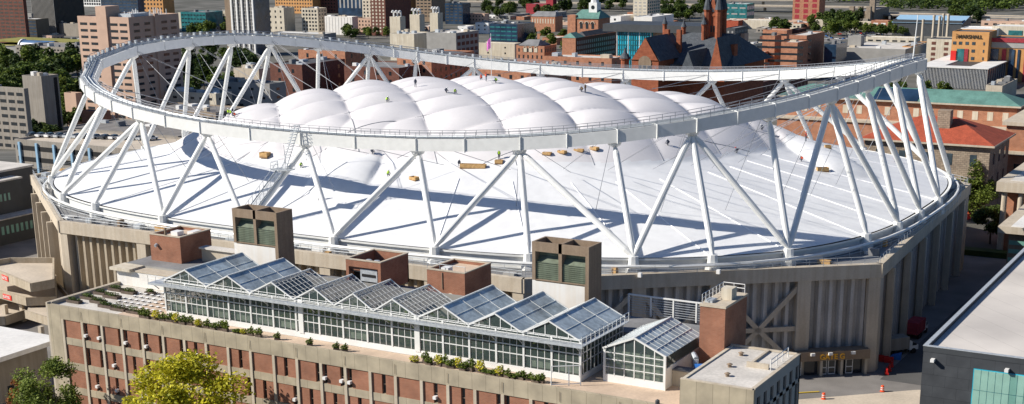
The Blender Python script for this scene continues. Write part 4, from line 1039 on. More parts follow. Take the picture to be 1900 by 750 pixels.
# --- far left group
bld('office_tower', 'dark red brown office tower with banded windows at the top left corner', 'tower', (-40, 36, 42, -60, 78), 'brickd', 'roofd', (7, 3.6, 5.6, 1.6, .5, 'bronze'), None)
bld('office_building', 'low dark office block with a white edged flat roof at the far left', B, (8, 66, 90, 34, 72), 'bronze', 'roofw', (5, 3.4, 4.6, 1.6, .3, 'navy'), None, units=2)
bld('pale_building', 'pale grey block with a roof box left of the dark ribbed tower', B, (16, 58, 62, 24, 66), 'grey', 'rooftl', None, None, units=3)
t, q = bld('ribbed_tower', 'tall dark tower with fine grey ribs, darkened on the right side for shade', 'tower', (58, 92, 147, -70, 65), 'bronze', 'roofd', None, None)
x0, x1, y0, y1, zt, zb = q
for i in range(20): x = x0+(x1-x0)*i/19; MB().box(x-.3, x+.3, y0-.7, y0, zb, zt).build('rib', 'grey', t)
for i in range(26): y = y0+(y1-y0)*i/25; MB().box(x1, x1+.5, y-.25, y+.25, zb, zt).build('rib', 'greyd', t)  # right side ribs in charcoal: shade put into their colour
bld('pale_annex', 'small pale annex with two white roof units beside the dark ribbed tower', B, (105, 146, 155, 43, 66), 'tang', 'roofg', None, None, units=4, seed=4)
bld('white_house', 'small white building with dark windows at the left edge', B, (-6, 8, 20, 49, 72), 'cream', 'roofg', (4, 3.5, 1.6, 1.8, .5), (4, 3.5, 1.6, 1.8, .5))
# convention hall: barrel roof and sedum deck
t, q = bld('convention_hall', 'long hall with a blue barrel roof and a white arched end', 'hall', (-30, 25, 40, 83, 95), 'tang', 'sedum', None, None, D=60)
x0, x1, y0, y1, zt, zb = q
a = aty(35, 80, q[2]); r_ = 6.5; mb = MB(); L0, L1 = a.x-2, aty(150, 82, q[2]+40).x
for i in range(9):
    t0, t1 = math.pi*i/9, math.pi*(i+1)/9
    mb.poly([(L0, y0+8-r_*math.cos(t0), zt-1+r_*math.sin(t0)), (L1, y0+8-r_*math.cos(t0), zt-1+r_*math.sin(t0)), (L1, y0+8-r_*math.cos(t1), zt-1+r_*math.sin(t1)), (L0, y0+8-r_*math.cos(t1), zt-1+r_*math.sin(t1))])
mb.build('barrel_roof', 'barrel', t)
mb = MB()
for i in range(9):
    t0, t1 = math.pi*i/9, math.pi*(i+1)/9
    mb.obox((L0-.5, y0+8-r_*1.05*math.cos(t0), zt-1+r_*1.05*math.sin(t0)), (L0-.5, y0+8-r_*1.05*math.cos(t1), zt-1+r_*1.05*math.sin(t1)), 1.6, 1.4)
mb.build('white_arch', 'white', t)
MB().box(L0-60, L1, y0+15, y0+60, zt+2, zt+3).build('sedum_roof', 'sedum', t)
MB().box(L0, L1, y0+2, y0+16, zb, zt-1.2).build('hall_wall', 'tang', t)
bld('parking_garage', 'long tan parking garage with dark deck openings left of the hospital tower', 'garage', (30, 150, 160, 84, 112), 'tang', 'asphaltl', (4.2, 3.6, 2.6, 1.5, .5, 'black'), None, D=40, units=5, seed=9)
# --- beige hospital tower
t, q = bld('hospital_tower', 'tall salmon beige tower with rows of wide dark windows behind the left of the ring', 'tower', (153, 238, 331, 30, 232), 'tan', 'roofg', None, None, units=3)
x0, x1, y0, y1, zt, zb = q; W = x1-x0; D_ = y1-y0
for a0, a1 in ((.02, .40), (.62, .98)): windows(t, 0, x0+W*a0, x0+W*a1, y0, zt-2.5, zb+3, W*.18, 3.85, W*.14, 1.5, top=0)
for a0, a1 in ((.04, .46), (.60, .98)): windows(t, 1, y0+D_*a0, y0+D_*a1, x1, zt-2.5, zb+3, D_*.145, 3.85, D_*.115, 1.5, top=0)
MB().box(x0+W*.40, x0+W*.60, y0-1.2, y0+10, zb, zt+6).build('stair_core', 'tan', t)
MB().box(x1, x1+1.0, y0+D_*.49, y0+D_*.56, zb, zt+1).build('side_pier', 'tan', t)
mb = None; rk = random.Random(12)
for i in range(26):
    y = y0+D_*(.25 if i < 14 else .72)+rk.uniform(-6, 6); x = rk.uniform(x1-9, x1-1.5); MB().tube((x, y, zt-.7), (x, y, zt+rk.uniform(2, 4.5)), .25, 5).build('antenna', 'white', t)
MB().box(x1-12, x1-2, y0+D_*.1, y0+D_*.45, zt-.7, zt+1.6).build('roof_plant', 'galv', t)
# --- row behind the hospital
bld('white_framed_building', 'building with a white window frame over a dark base above the hospital tower', B, (150, 184, 192, -30, 12), 'white', 'roofg', (5, 4.5, 3.8, 3.2, .5), None)
bld('dark_wide_tower', 'wide dark blue glass tower behind the hospital tower', 'tower', (186, 250, 262, -60, 45), 'navy', 'roofd', (6, 4, 5, .8, .5, 'bronze'), None)
bld('ochre_tower', 'ochre tower with a grid of small square dark windows', 'tower', (246, 297, 318, -60, 40), 'tano', 'roofd', (5.5, 5.2, 2.6, 2.6, .5), None)
t, q = bld('teal_office', 'teal green glass office block with a white left edge', B, (336, 381, 384, 22, 58), 'teal', 'roofg', (4.2, 4.4, 3.4, 1.3, .5, 'dark'), None, D=30, units=2)
MB().box(q[0]-5, q[0], q[2]+1, q[2]+10, q[5], q[4]-1).build('white_stair', 'cream', t)
t, q = bld('classical_building', 'cream classical building with tall arched windows left of the striped tower', B, (392, 418, 424, 20, 55), 'cream', 'roofg', (3.6, 9, 1.8, 5, .5), None, D=20)
t, q = bld('striped_tower', 'tall tower with white and grey vertical stripes and a dark blue right side', 'tower', (419, 467, 495, -75, 102), 'navy', 'roofd', None, None)
x0, x1, y0, y1, zt, zb = q; W = x1-x0
MB().box(x0-.3, x0+W*.2, y0-1, y0, zb, zt).build('brown_wing', 'tower', t)
for i, f_ in enumerate((.22, .40, .58, .77, .96)): MB().box(x0+W*f_-.9, x0+W*f_+.9, y0-1.6, y0, zb, zt).build('white_pier', 'white', t)
for i in range(13): x = x0+W*(.25+.74*i/12); MB().box(x-.3, x+.3, y0-.7, y0-.05, zb, zt).build('mullion', 'rib', t)
for i in range(40): z = zt-2-i*3.4; MB().box(x0+W*.2, x1, y0-.45, y0-.03, z, z+1.0).build('spandrel_band', 'rib', t)
# --- off-white group
bld('ochre_slab', 'long ochre building with small dark windows at the top edge', B, (510, 578, 584, -30, 24), 'tano', 'roofd', (4.5, 4.6, 2.2, 2.2, .5), None, D=30)
bld('maroon_slab', 'dark maroon building right of the long ochre one', B, (580, 622, 634, -30, 24), 'brickd', 'roofd', (4.5, 4.6, 2.2, 2.2, .5, 'black'), None, D=30)
bld('offwhite_building', 'off-white building with a tall blank wall behind the ring, left one of the white group', B, (496, 526, 546, 14, 62), 'cream', 'rooftl', (7, 6, 2, 2.4, 1), None, units=3, seed=2)
bld('offwhite_building', 'off-white building with a window grid and a stair turret, middle of the white group', B, (560, 589, 606, 15, 62), 'cream', 'rooftl', (4, 4, 2.4, 2.2, 1), (4, 4, 2.4, 2.2, 1), units=3, seed=3)
t, q = bld('white_hall', 'white windowless hall with vertical panel joints right of the off-white group', B, (603, 653, 664, 30, 64), 'whiteb', 'roofw', None, None, units=4, seed=6)
for i in range(9): x = q[0]+(q[1]-q[0])*(i+.5)/9; MB().box(x-.1, x+.1, q[2]-.15, q[2], q[5], q[4]-1).build('panel_joint', 'rib', t)
bld('flat_roof_pavilion', 'low pavilion with a wide pale flat roof just above the ring', 'pavilion', (500, 600, 640, 60, 74), 'grey', 'roofw', None, None, D=22, units=3, seed=14)
bld('column_tower', 'dark tower with pale vertical columns at the top edge', 'tower', (626, 676, 690, -70, 30), 'navy', 'roofd', (6, 60, 2.4, 56, .5, 'rib'), None)
bld('cream_slab', 'narrow cream building with small windows left of the brown tower', B, (672, 690, 700, -40, 60), 'cream', 'roofg', (4, 3.8, 2, 2, .5), None, D=16)
t, q = bld('brown_tower', 'tall red brown tower with a lattice of pale windows and a black right side', 'tower', (687, 712, 760, -70, 66), 'brickd', 'roofd', (3.8, 3.7, 2.0, 2.0, .5, 'cream', 1), None)
bld('gold_slab', 'tall building with a golden edge and grey side right of the brown tower', 'tower', (742, 748, 772, -60, 40), 'tano', 'roofd', None, None)
bld('rowhouse_block', 'small pinkish building with arched windows left of the brown tower', B, (664, 688, 692, 34, 62), 'tan', 'roofg', (3.5, 4, 1.6, 2, .5), None, D=14)
# --- power plant like white complex with stacks
t, q = bld('steam_plant', 'white industrial building with a stepped grey wing behind the ring', 'plant', (724, 768, 800, 62, 112), 'cream', 'rooftl', None, None, units=6, seed=7)
x0, x1, y0, y1, zt, zb = q
bld('plant_wing', 'grey wing of the white industrial building with dark red window bands', B, (792, 846, 888, 60, 118), 'grey', 'rooftl', None, (6, 5.5, 5, 3, 1, 'brickd'), units=7, seed=8)
for i, (a, b, s_, tp, bs) in enumerate(((724, 742, 750, 31, 98), (761, 778, 787, 27, 94), (798, 812, 820, 24, 90))):
    t, q = bld('stack_house', ('leftmost', 'middle', 'rightmost')[i]+' of three pale stack houses topped with three silver pipes', 'stack house', (a, b, s_, tp, bs), 'cream', 'roofg', None, None, D=9, group='stack houses of the white plant')
    for j in range(3):
        x = q[0]+(q[1]-q[0])*(j+.5)/3; y = (q[2]+q[3])/2; c = MB(); pts = [(x, y, q[4]-.5)] + [(x, y-1.6*(1-math.cos(math.pi*k/5)), q[4]+3.5+1.6*math.sin(math.pi*k/5)) for k in range(6)]
        c.path(pts, .9, 8); c.build('stack_pipe', 'white', t)
bld('dark_office', 'dark glazed office block right of the stack houses', B, (826, 858, 872, 6, 45), 'navy', 'roofd', (5, 3.5, 4, 1.2, .4, 'bronze'), None, units=2)
bld('brown_office', 'brown office block with pale bands at the top, left of the dark glazed one', B, (772, 800, 826, -10, 40), 'tower', 'roofd', (5, 3.8, 3.6, 1.4, .4), None)
bld('peach_building', 'small peach building with dark windows in the open ground at the top', B, (869, 899, 908, 25, 44), 'tan', 'rooftl', (4, 4, 1.8, 1.8, .6), None)
bld('white_lowrise', 'low white building below the peach one', B, (882, 906, 925, 42, 62), 'white', 'rooftl', (6, 4, 2, 1.6, .6), None, units=2)
bld('navy_glass_building', 'wide dark blue glass building with a stepped roof', B, (908, 960, 992, 44, 82), 'navy', 'roofd', (6, 4, 5.4, 1.3, .4, 'teal'), None, units=4)
bld('cream_long_wall', 'long low cream wall building above the ring near the flag', B, (888, 955, 975, 79, 108), 'cream', 'rooftl', (12, 5, 1.5, 1.5, 1), None, D=12)
bld('maroon_building', 'maroon warehouse with a square tower near the top edge', 'warehouse', (976, 1014, 1020, 7, 26), 'brickm', 'roofg', None, None, D=22)
bld('maroon_tower', 'maroon square tower rising beside the maroon warehouse', 'tower', (1013, 1026, 1033, -14, 26), 'brickm', 'roofg', None, None)
t, q = bld('brick_townhouse', 'orange brick house with tall windows and a grey mansard roof', 'house', (985, 1030, 1043, 30, 58), 'bricko', 'roofg', (3.2, 8, 1.3, 5, .5, 'cream'), None, D=18)
MB().gable(q[0]-.4, q[1]+.4, q[2]-.4, q[3]+.4, q[4]-.1, q[4]+5, 'x', 4).build('hip_roof', 'roofg', t)
t, q = bld('arched_window_building', 'tan and brick building with a grey hip roof and three cream arches', B, (958, 1010, 1032, 84, 116), 'bricko', 'roofg', (4, 5.5, 1.5, 3, .5), (3, 5.5, 1.4, 3, .5), D=22)
MB().gable(q[0]+2, q[1]-6, q[2]-.4, q[3]+.4, q[4]-.1, q[4]+4.5, 'x', 4).build('hip_roof', 'roofg', t)
for k in range(3):
    x = q[0]+9+k*5.2; m_ = MB(); m_.box(x-1.6, x+1.6, q[2]-.3, q[2]-.05, q[4]-5.5, q[4]-2)
    for j in range(6): a, b = math.pi*j/6, math.pi*(j+1)/6; m_.obox((x+1.5*math.cos(a), q[2]-.2, q[4]-2+1.5*math.sin(a)), (x+1.5*math.cos(b), q[2]-.2, q[4]-2+1.5*math.sin(b)), .5, .4)
    m_.build('arch', 'cream', t)
# --- brick castle hall and dormitory
t, q = bld('dormitory', 'big dark brick dormitory with many pale windows and an orange end wall', B, (1043, 1068, 1143, 70, 128), 'bricko', 'roofd', None, (3.6, 4.2, 1.8, 2.6, 2, 'rib', 2), units=0)
x0, x1, y0, y1, zt, zb = q
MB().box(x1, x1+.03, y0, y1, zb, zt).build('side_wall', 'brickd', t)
MB().gable(x0-.3, x1+.3, y0-.3, y0+16, zt, zt+4, 'y', 3).build('copper_roof', 'copper', t)
MB().gable(x0+1, x1-1, y0+20, y1, zt, zt+3.5, 'y', 3).build('dark_roof', 'roofd', t)
t, q = bld('green_roof_hall', 'brick hall with a green copper roof, round arches and a white clock cupola', 'hall', (1062, 1110, 1132, 34, 80), 'bricko', 'copper', None, None)
x0, x1, y0, y1, zt, zb = q
MB().gable(x0-1, x1+1, y0-1, y1+1, zt, zt+8, 'x', 5).build('copper_roof', 'copper', t)
for k in range(3):
    x = x0+(x1-x0)*(.35+.22*k); m_ = MB()
    for j in range(8): a, b = math.pi*j/8, math.pi*(j+1)/8; m_.obox((x+2.2*math.cos(a), y0-.2, zt-5+2.2*math.sin(a)), (x+2.2*math.cos(b), y0-.2, zt-5+2.2*math.sin(b)), .9, .5)
    m_.build('arch', 'cream', t); MB().box(x-1.5, x+1.5, y0-.12, y0+.05, zt-10, zt-4.2).build('arched_window', 'dark', t)
MB().box(x0-5, x0+4, y0-1, y0+9, zb, zt+3).build('corner_tower', 'bricko', t)
cx_ = (x0+x1)/2+4; cy_ = (y0+y1)/2
MB().box(cx_-4.5, cx_+4.5, cy_-4.5, cy_+4.5, zt+4, zt+15).build('cupola_base', 'white', t)
m_ = MB(); m_.lathe((cx_, cy_, zt+15), [(4.4, 0), (4.2, 1), (3.4, 6), (3.8, 6.3), (2.2, 10), (.2, 15)], 8); m_.build('cupola', 'white', t)
m_ = MB(); m_.tube((cx_, cy_-4.65, zt+10.5), (cx_, cy_-4.5, zt+10.5), 2, 16); m_.build('clock_face', 'dark', t)
t, q = bld('white_tower', 'pale high rise with a blue grey glass side at the top edge', 'tower', (1175, 1202, 1226, -60, 50), 'cream', 'roofg', (4.5, 3.6, 3.2, 1.6, .6, 'rib'), (5, 3.6, 4, 2.2, .6, 'navy'))
bld('pale_lowrise', 'low pale block with one dark opening left of the pale high rise', B, (1130, 1152, 1178, 30, 52), 'white', 'rooftl', (9, 5, 2.4, 2.4, 1), None)
bld('pale_lowrise', 'low pale blue block right below the pale high rise', B, (1176, 1210, 1250, 31, 60), 'whiteb', 'roofw', None, None, units=2)
t, q = bld('turquoise_building', 'building with turquoise glass panels under a grey flat roof', B, (1145, 1208, 1212, 56, 125), 'cyan', 'roofg', None, None, D=40)
x0, x1, y0, y1, zt, zb = q
MB().box(x0-12, x1+45, y0-3, y0+40, zt-1, zt+5).build('roof_slab', 'greyd', t)
MB().box(x1, x1+40, y0+4, y0+36, zb, zt-1).build('tan_wing', 'tan', t)
for i in range(16): x = x0+(x1-x0)*i/15; MB().box(x-.25, x+.25, y0-.4, y0, zb, zt-1).build('mullion', 'white' if i % 5 == 0 else 'teal', t)
for i in range(9): z = zt-4-i*4; MB().box(x0, x1, y0-.3, y0-.02, z, z+.6).build('floor_band', 'teal', t)
# --- red sandstone college with slate roofs, turrets and tower
def at_d(px, py, dist): return CP + ray(px, py)*dist
t = thing('sandstone_college', 'red sandstone college with steep slate roofs, spired turrets and a tall square tower', 'college', tuple(at_d(1290, 150, 640)))
g = at_d(1270, 108, 640); sc = 640/2640.; zbs = g.z-45
def K(px, py, dd=0):      # pixel offsets turned into metres in the college's own vertical plane
    return aty(px, py, g.y+dd)
def blockpx(l, r, top, y0, y1, mt, nm, zb=None): a = aty(l, top, y0); b = aty(r, top, y0); MB().box(a.x, b.x, y0, y1, zbs if zb is None else zb, a.z).build(nm, mt, t); return a.x, b.x, a.z
gy = g.y
ax, bx_, az = blockpx(1197, 1345, 118, gy, gy+50, 'sandst', 'hall_wall')
rz = aty(1270, 64, gy+25).z
MB().gable(ax-1, bx_+4, gy-1, gy+51, az, rz+1, 'x', 9).build('slate_roof', 'slate', t)
# west gable front
gx0, gx1, gz = blockpx(1172, 1222, 112, gy-16, gy+1, 'sandst', 'front_wing')
m_ = MB(); xm = (gx0+gx1)/2; m_.prism([(gx0, gy-16.2), (gx1, gy-16.2), (gx1, gy-15.4), (gx0, gy-15.4)], gz, gz+.3)
m_.poly([(gx0, gy-16.2, gz), (gx1, gy-16.2, gz), (xm, gy-16.2, gz+10)]); m_.poly([(gx1, gy-15.6, gz), (gx0, gy-15.6, gz), (xm, gy-15.6, gz+10)]); m_.build('gable_wall', 'sandst', t)
MB().gable(gx0-.6, gx1+.6, gy-15.6, gy+14, gz, gz+10.2, 'y').build('slate_roof', 'slate', t)
MB().tube((xm, gy-16.3, gz-1), (xm, gy-16.1, gz-1), 3.2, 14).build('round_window', 'tower', t)
for k in range(3): MB().box(xm-3+k*2.2, xm-1.6+k*2.2, gy-16.4, gy-16.1, gz-6, gz-2).build('window', 'dark', t)
for xx, mt in ((gx0+5, 'sandst'), (gx0+11, 'sandst')): MB().box(xx, xx+2.0, gy+8, gy+10, gz, gz+12).build('chimney', mt, t)
# lower gabled dormers at the front
for l, r, hh in ((1238, 1256, 5), (1262, 1296, 11)):
    a = aty(l, 132, gy-8); b = aty(r, 132, gy-8); MB().gable(a.x, b.x, gy-10, gy+12, az-4, az-4+hh, 'y').build('slate_gable', 'slate', t)
a = aty(1312, 120, gy-6); b = aty(1345, 120, gy-6); m_ = MB(); m_.poly([(a.x, gy-6, az-6), (b.x, gy-6, az-6), ((a.x+b.x)/2, gy-6, az+13)]); m_.build('gable_wall', 'sandst', t)
MB().gable(a.x-.5, b.x+.5, gy-5.8, gy+20, az-6, az+13, 'y').build('slate_gable', 'slate', t)
def turret(px, tip, base, rad, y, nm='turret'):
    p = aty(px, tip, y); q_ = aty(px, base, y); H = p.z-q_.z
    MB().lathe((p.x, y, q_.z-4), [(rad, 0), (rad, 4+H*.42), (rad*1.25, 4+H*.44), (rad*1.25, 4+H*.48)], 10).build(nm, 'sandst', t)
    MB().lathe((p.x, y, q_.z+H*.5), [(rad*1.4, 0), (rad*.5, H*.25), (.05, H*.5)], 10).build('spire', 'slate', t)
turret(1234, 28, 60, 1.0, gy+24); turret(1269, 34, 66, 1.0, gy+24); turret(1160, 88, 128, 1.9, gy-14); turret(1307, 28, 62, 1.15, gy+20)
for px in (1345, 1359): a = aty(px, 82, gy+10); MB().box(a.x-1.8, a.x+1.8, gy+8, gy+12, az-5, a.z).build('chimney', 'sandst', t)
ty = gy+22; a = aty(1313, 22, ty); b = aty(1334, 22, ty); W = b.x-a.x
MB().box(a.x, b.x, ty, ty+W, zbs, a.z).build('tower', 'sandst', t)
m_ = MB(); m_.poly([(a.x+.5, ty-.3, a.z-2), (b.x-.5, ty-.3, a.z-2), ((a.x+b.x)/2, ty-.3, a.z+8)]); m_.build('tower_gable', 'sandst', t)
MB().lathe(((a.x+b.x)/2, ty+W/2, a.z), [(W*.62, 0), (W*.3, 9), (.1, 26)], 8).build('tower_roof', 'slate', t)
for i, (xx, yy) in enumerate(((a.x, ty), (b.x, ty), (b.x, ty+W), (a.x, ty+W))):
    MB().lathe((xx, yy, a.z-44), [(1.7, 0), (1.7, 44), (2.1, 45)], 8).build('corner_turret', 'sandst', t); MB().lathe((xx, yy, a.z+1), [(2.1, 0), (.05, 9)], 8).build('spire', 'slate', t)
for r in range(4):
    for k in range(2): MB().box(a.x+W*(.2+.35*k), a.x+W*(.42+.35*k), ty-.15, ty+.1, a.z-9-r*5.2, a.z-6.2-r*5.2).build('tower_window', 'dark', t)
    for k in range(2): MB().box(b.x-.1, b.x+.15, ty+W*(.2+.35*k), ty+W*(.42+.35*k), a.z-9-r*5.2, a.z-6.2-r*5.2).build('tower_window', 'dark', t)
MB().box(a.x-.3, b.x+.3, ty-.3, ty+W+.3, a.z-27.5, a.z-26.8).build('string_course', 'sandst', t)
# --- right of the college
bld('teal_long_building', 'long white and teal glazed building high up right of the sandstone tower', B, (1340, 1386, 1400, 7, 40), 'teal', 'roofw', (8, 7, 7.4, 1.6, .2, 'rib'), (8, 7, 7.4, 4, .2, 'whiteb'), units=2)
bld('grey_low_building', 'pale grey flat block below the long teal building', B, (1342, 1440, 1450, 36, 52), 'cream', 'roofw', None, None, D=18)
bld('red_shed', 'small shed with a bright red front right of the sandstone tower', 'shed', (1348, 1370, 1388, 38, 54), 'redtile', 'roofg', None, None)
bld('navy_lowrise', 'low dark warehouse with small windows right of the sandstone tower', 'warehouse', (1346, 1364, 1388, 52, 92), 'greyd', 'roofg', (4, 5, 1.5, 2, .6, 'rib'), (4, 5, 1.5, 2, .6, 'rib'))
bld('cream_institute', 'cream building with four small arched windows below the low dark warehouse', B, (1362, 1388, 1420, 84, 115), 'cream', 'roofg', (4, 5, 1.5, 2.4, .6), None, units=3)
bld('pink_block', 'small pinkish brick block above the cream institute', B, (1367, 1382, 1386, 62, 90), 'tan', 'rooftl', None, None, D=10)
for i, (px, lb) in enumerate((((1385, 1420, 1430, 95, 145), 'low wing of the orange brick complex, farthest left'), ((1423, 1438, 1450, 66, 145), 'tall thin block of the orange brick complex'), ((1448, 1480, 1500, 78, 150), 'square block of the orange brick complex with two window bands'), ((1463, 1497, 1530, 65, 140), 'large rear block of the orange brick complex with a dark side'), ((1414, 1460, 1470, 55, 125), 'long back wing of the orange brick complex'))):
    bld('brick_block', lb, B, px, 'bricko', 'rooftl', (30, 5, 22, 1.6, 3), None, units=1, seed=i, group='orange brick complex')
t, q = bld('red_grid_tower', 'red high rise with a grid of recessed square bays at the top edge', 'tower', (1472, 1524, 1535, -70, 40), 'bricko', 'roofd', (8, 6.5, 5.6, 4.6, .4, 'brickm'), None)
bld('tan_shed', 'low tan shed with curved pale roof below the red high rise', 'shed', (1512, 1545, 1556, 36, 52), 'cream', 'rooftl', None, None)
t, q = bld('stone_armory', 'beige stone building with square turrets high up at the right', B, (1580, 1612, 1650, 20, 45), 'bricks', 'roofg', (4, 14, 1, 10, .6), None)
for f_ in (0, .5, 1): MB().box(q[0]+(q[1]-q[0])*f_-2.5, q[0]+(q[1]-q[0])*f_+2.5, q[2]-2, q[2]+4, q[5], q[4]+5).build('turret', 'bricks', t)
MB().box(q[1]-3, q[1]+3, q[2]+12, q[2]+18, q[5], q[4]+16).build('tower', 'bricks', t)
bld('orange_shop', 'low orange brick shop with a white awning below the stone armory', 'shop', (1616, 1648, 1654, 38, 58), 'bricko', 'rooftl', (8, 4, 5, 1.6, 1, 'white'), None)
bld('cream_shop', 'low cream shop left of the orange brick one', 'shop', (1588, 1616, 1620, 40, 56), 'cream', 'rooftl', (6, 4, 3, 1.6, 1), None)
bld('grey_theatre', 'grey windowless building with a square stair block behind the right of the ring', B, (1560, 1680, 1720, 88, 130), 'grey', 'rooftl', None, None, units=4, seed=5)
bld('grey_fly_tower', 'square grey fly tower on the left end of the windowless grey building', B, (1572, 1598, 1604, 66, 125), 'grey', 'roofg', None, None)
bld('blue_grey_block', 'dark blue grey block between the brick complex and the grey fly tower', B, (1528, 1552, 1572, 82, 140), 'navy', 'roofg', None, None, units=2)
bld('tan_long_building', 'long tan building with a strip of windows behind the grey theatre', B, (1606, 1700, 1712, 68, 96), 'cream', 'roofw', (7, 4, 4.6, 1.4, .6), None, D=14)
bld('ochre_cube', 'small ochre cube with a dark glass side right of the grey theatre', B, (1673, 1690, 1722, 86, 128), 'tano', 'roofg', None, None)
bld('beige_apartment', 'beige apartment block with paired windows left of the ochre lettered hotel', B, (1718, 1770, 1775, 72, 132), 'cream', 'roofd', (7, 4.2, 3.4, 2.4, .6, 'brickd'), None, D=26)
t, q = bld('long_depot', 'long depot with a pale blue roof and dark front behind four chimneys', 'depot', (1656, 1785, 1790, 36, 66), 'greyd', 'barrel', None, None, D=40)
MB().poly([(q[0]-1, q[2]-1, q[4]-3), (q[1]+1, q[2]-1, q[4]-3), (q[1]+1, q[2]+30, q[4]+3), (q[0]-1, q[2]+30, q[4]+3)]).build('sloped_roof', 'blue', t)
for i, (px, tp, bs) in enumerate(((1710, 36, 66), (1729, 28, 74), (1747, 25, 68), (1756, 26, 66), (1740, 30, 68))):
    p = gnd(px, bs+20); q_ = aty(px, tp, p.y); c = MB(); c.lathe((p.x, p.y, p.z), [(1.6, 0), (1.2, q_.z-p.z-2), (1.4, q_.z-p.z-1.5), (1.3, q_.z-p.z)], 10)
    solo(c, 'chimney_stack', 'concl', ('leftmost', 'second', 'tallest middle', 'rightmost', 'third')[i]+' of the five concrete chimneys in front of the long depot', 'chimney', (p.x, p.y, p.z), 'concrete chimneys by the depot')
t, q = bld('lettered_hotel', 'ochre hotel with dark roof lettering, blue glass and red panels', 'hotel', (1764, 1836, 1840, 58, 150), 'tano', 'roofd', None, None, D=26)
x0, x1, y0, y1, zt, zb = q; W = x1-x0; sz = W*.135
text('MARSHALL', sz, (x0+W*.16, y0-.35, zt-sz*1.35), (1, 0), t, 'roof_lettering', 'black2', .15, .08)
for k, ch in enumerate('THE'): text(ch, sz*.36, (x0+W*.105, y0-.35, zt-sz*.75-k*sz*.34), (1, 0), t, 'roof_lettering', 'black2', .1, .03)
MB().box(x0+W*.0, x0+W*.15, y0-1.2, y0, zb, zt-14).build('red_panel', 'redpl', t); MB().box(x0+W*.16, x0+W*.36, y0-.4, y0, zb, zt-12.5).build('glass_wall', 'teal', t); MB().box(x0+W*.37, x0+W*.47, y0-.5, y0, zb, zt-12.5).build('dark_red_panel', 'brickm', t)
for r in range(4):
    cols = (.08, .24, .42, .60, .88) if r == 0 else (.60, .88)
    for c in cols: z = zt-9.5-r*5.4; MB().box(x0+W*c-(W*.045 if c < .8 else .5), x0+W*c+(W*.045 if c < .8 else .5), y0-.2, y0, z, z+2.2).build('window', 'darkb', t)
t, q = bld('hotel_wing', 'long right wing of the lettered hotel with a purple cornice and red stripes', 'hotel', (1838, 1985, 1990, 70, 150), 'tano', 'roofd', None, None, D=26)
x0, x1, y0, y1, zt, zb = q; W = x1-x0
MB().box(x0-.5, x1, y0-1, y0, zt-3, zt).build('cornice', 'brickm', t); MB().box(x0, x1, y0-.5, y0, zt-7, zt-3).build('attic_band', 'rib', t)
for f0, f1, mt in ((.0, .10, 'navy'), (.145, .20, 'brickm'), (.24, .31, 'navy'), (.35, .38, 'navy'), (.44, .5, 'brickm')): MB().box(x0+W*f0, x0+W*f1, y0-.6, y0, zb, zt-8).build('facade_strip', mt, t)
bld('white_hangar', 'low white building with teal wall panels behind the lettered hotel', B, (1782, 1850, 1870, 52, 74), 'white', 'roofw', (18, 7, 12, 4, 2, 'teal'), None, D=30)
t, q = bld('white_market', 'white building with a blue screen on its wall at the right edge', B, (1840, 1985, 1990, 48, 74), 'cream', 'roofw', None, None, D=30)
MB().box(q[0]+(q[1]-q[0])*.22, q[0]+(q[1]-q[0])*.40, q[2]-.6, q[2], q[4]-12, q[4]-4).build('blue_screen', 'teal', t)
bld('tan_offices', 'low tan building with small windows at the right, below the wooded hill', B, (1820, 1990, 1995, 38, 56), 'tan', 'roofg', (9, 5, 4, 2, 1), None, D=20, units=4)
fr_ = random.Random(19); pal = (('white', 'roofw', 'white'), ('cream', 'rooftl', 'cream'), ('bricko', 'rooftl', 'orange brick'), ('grey', 'roofg', 'grey'), ('tan', 'rooftl', 'tan'), ('brickd', 'roofd', 'dark brick'), ('tang', 'rooftl', 'taupe'))
for (xa, xb, ya, yb, n_, wh_) in ((880, 1180, 22, 44, 13, 'near the top edge, centre'), (890, 1050, 52, 76, 7, 'between the navy glass building and the dormitory'), (1205, 1310, 44, 62, 8, 'left of the sandstone tower'), (1390, 1480, 34, 60, 9, 'left of the red high rise'), (1530, 1660, 22, 50, 8, 'around the stone armory'), (1660, 1890, 40, 58, 8, 'below the wooded hill'), (330, 420, 20, 50, 8, 'behind the teal office'), (640, 860, 30, 58, 9, 'behind the stack houses'), (1380, 1440, 66, 90, 5, 'behind the brick complex'), (0, 150, 70, 96, 5, 'behind the left park')):
    for i in range(n_):
        px = fr_.uniform(xa, xb); bs = fr_.uniform(ya+8, yb+8); h = fr_.uniform(5, 13)*(.6+bs/120); w_ = fr_.uniform(12, 34); pc_ = fr_.choice(pal)
        wfx = (fr_.uniform(3.5, 6), 3.8, fr_.uniform(1.6, 3), 1.7, .8) if fr_.random() < .7 else None
        bld('far_building', 'small '+pc_[2]+' flat roofed building '+wh_, B, (px, px+w_, px+w_*1.35, bs-h, bs), pc_[0], pc_[1], wfx, wfx, group=pc_[2]+' low buildings '+wh_, units=fr_.choice((0, 1, 3)), seed=i, D=fr_.uniform(14, 30))
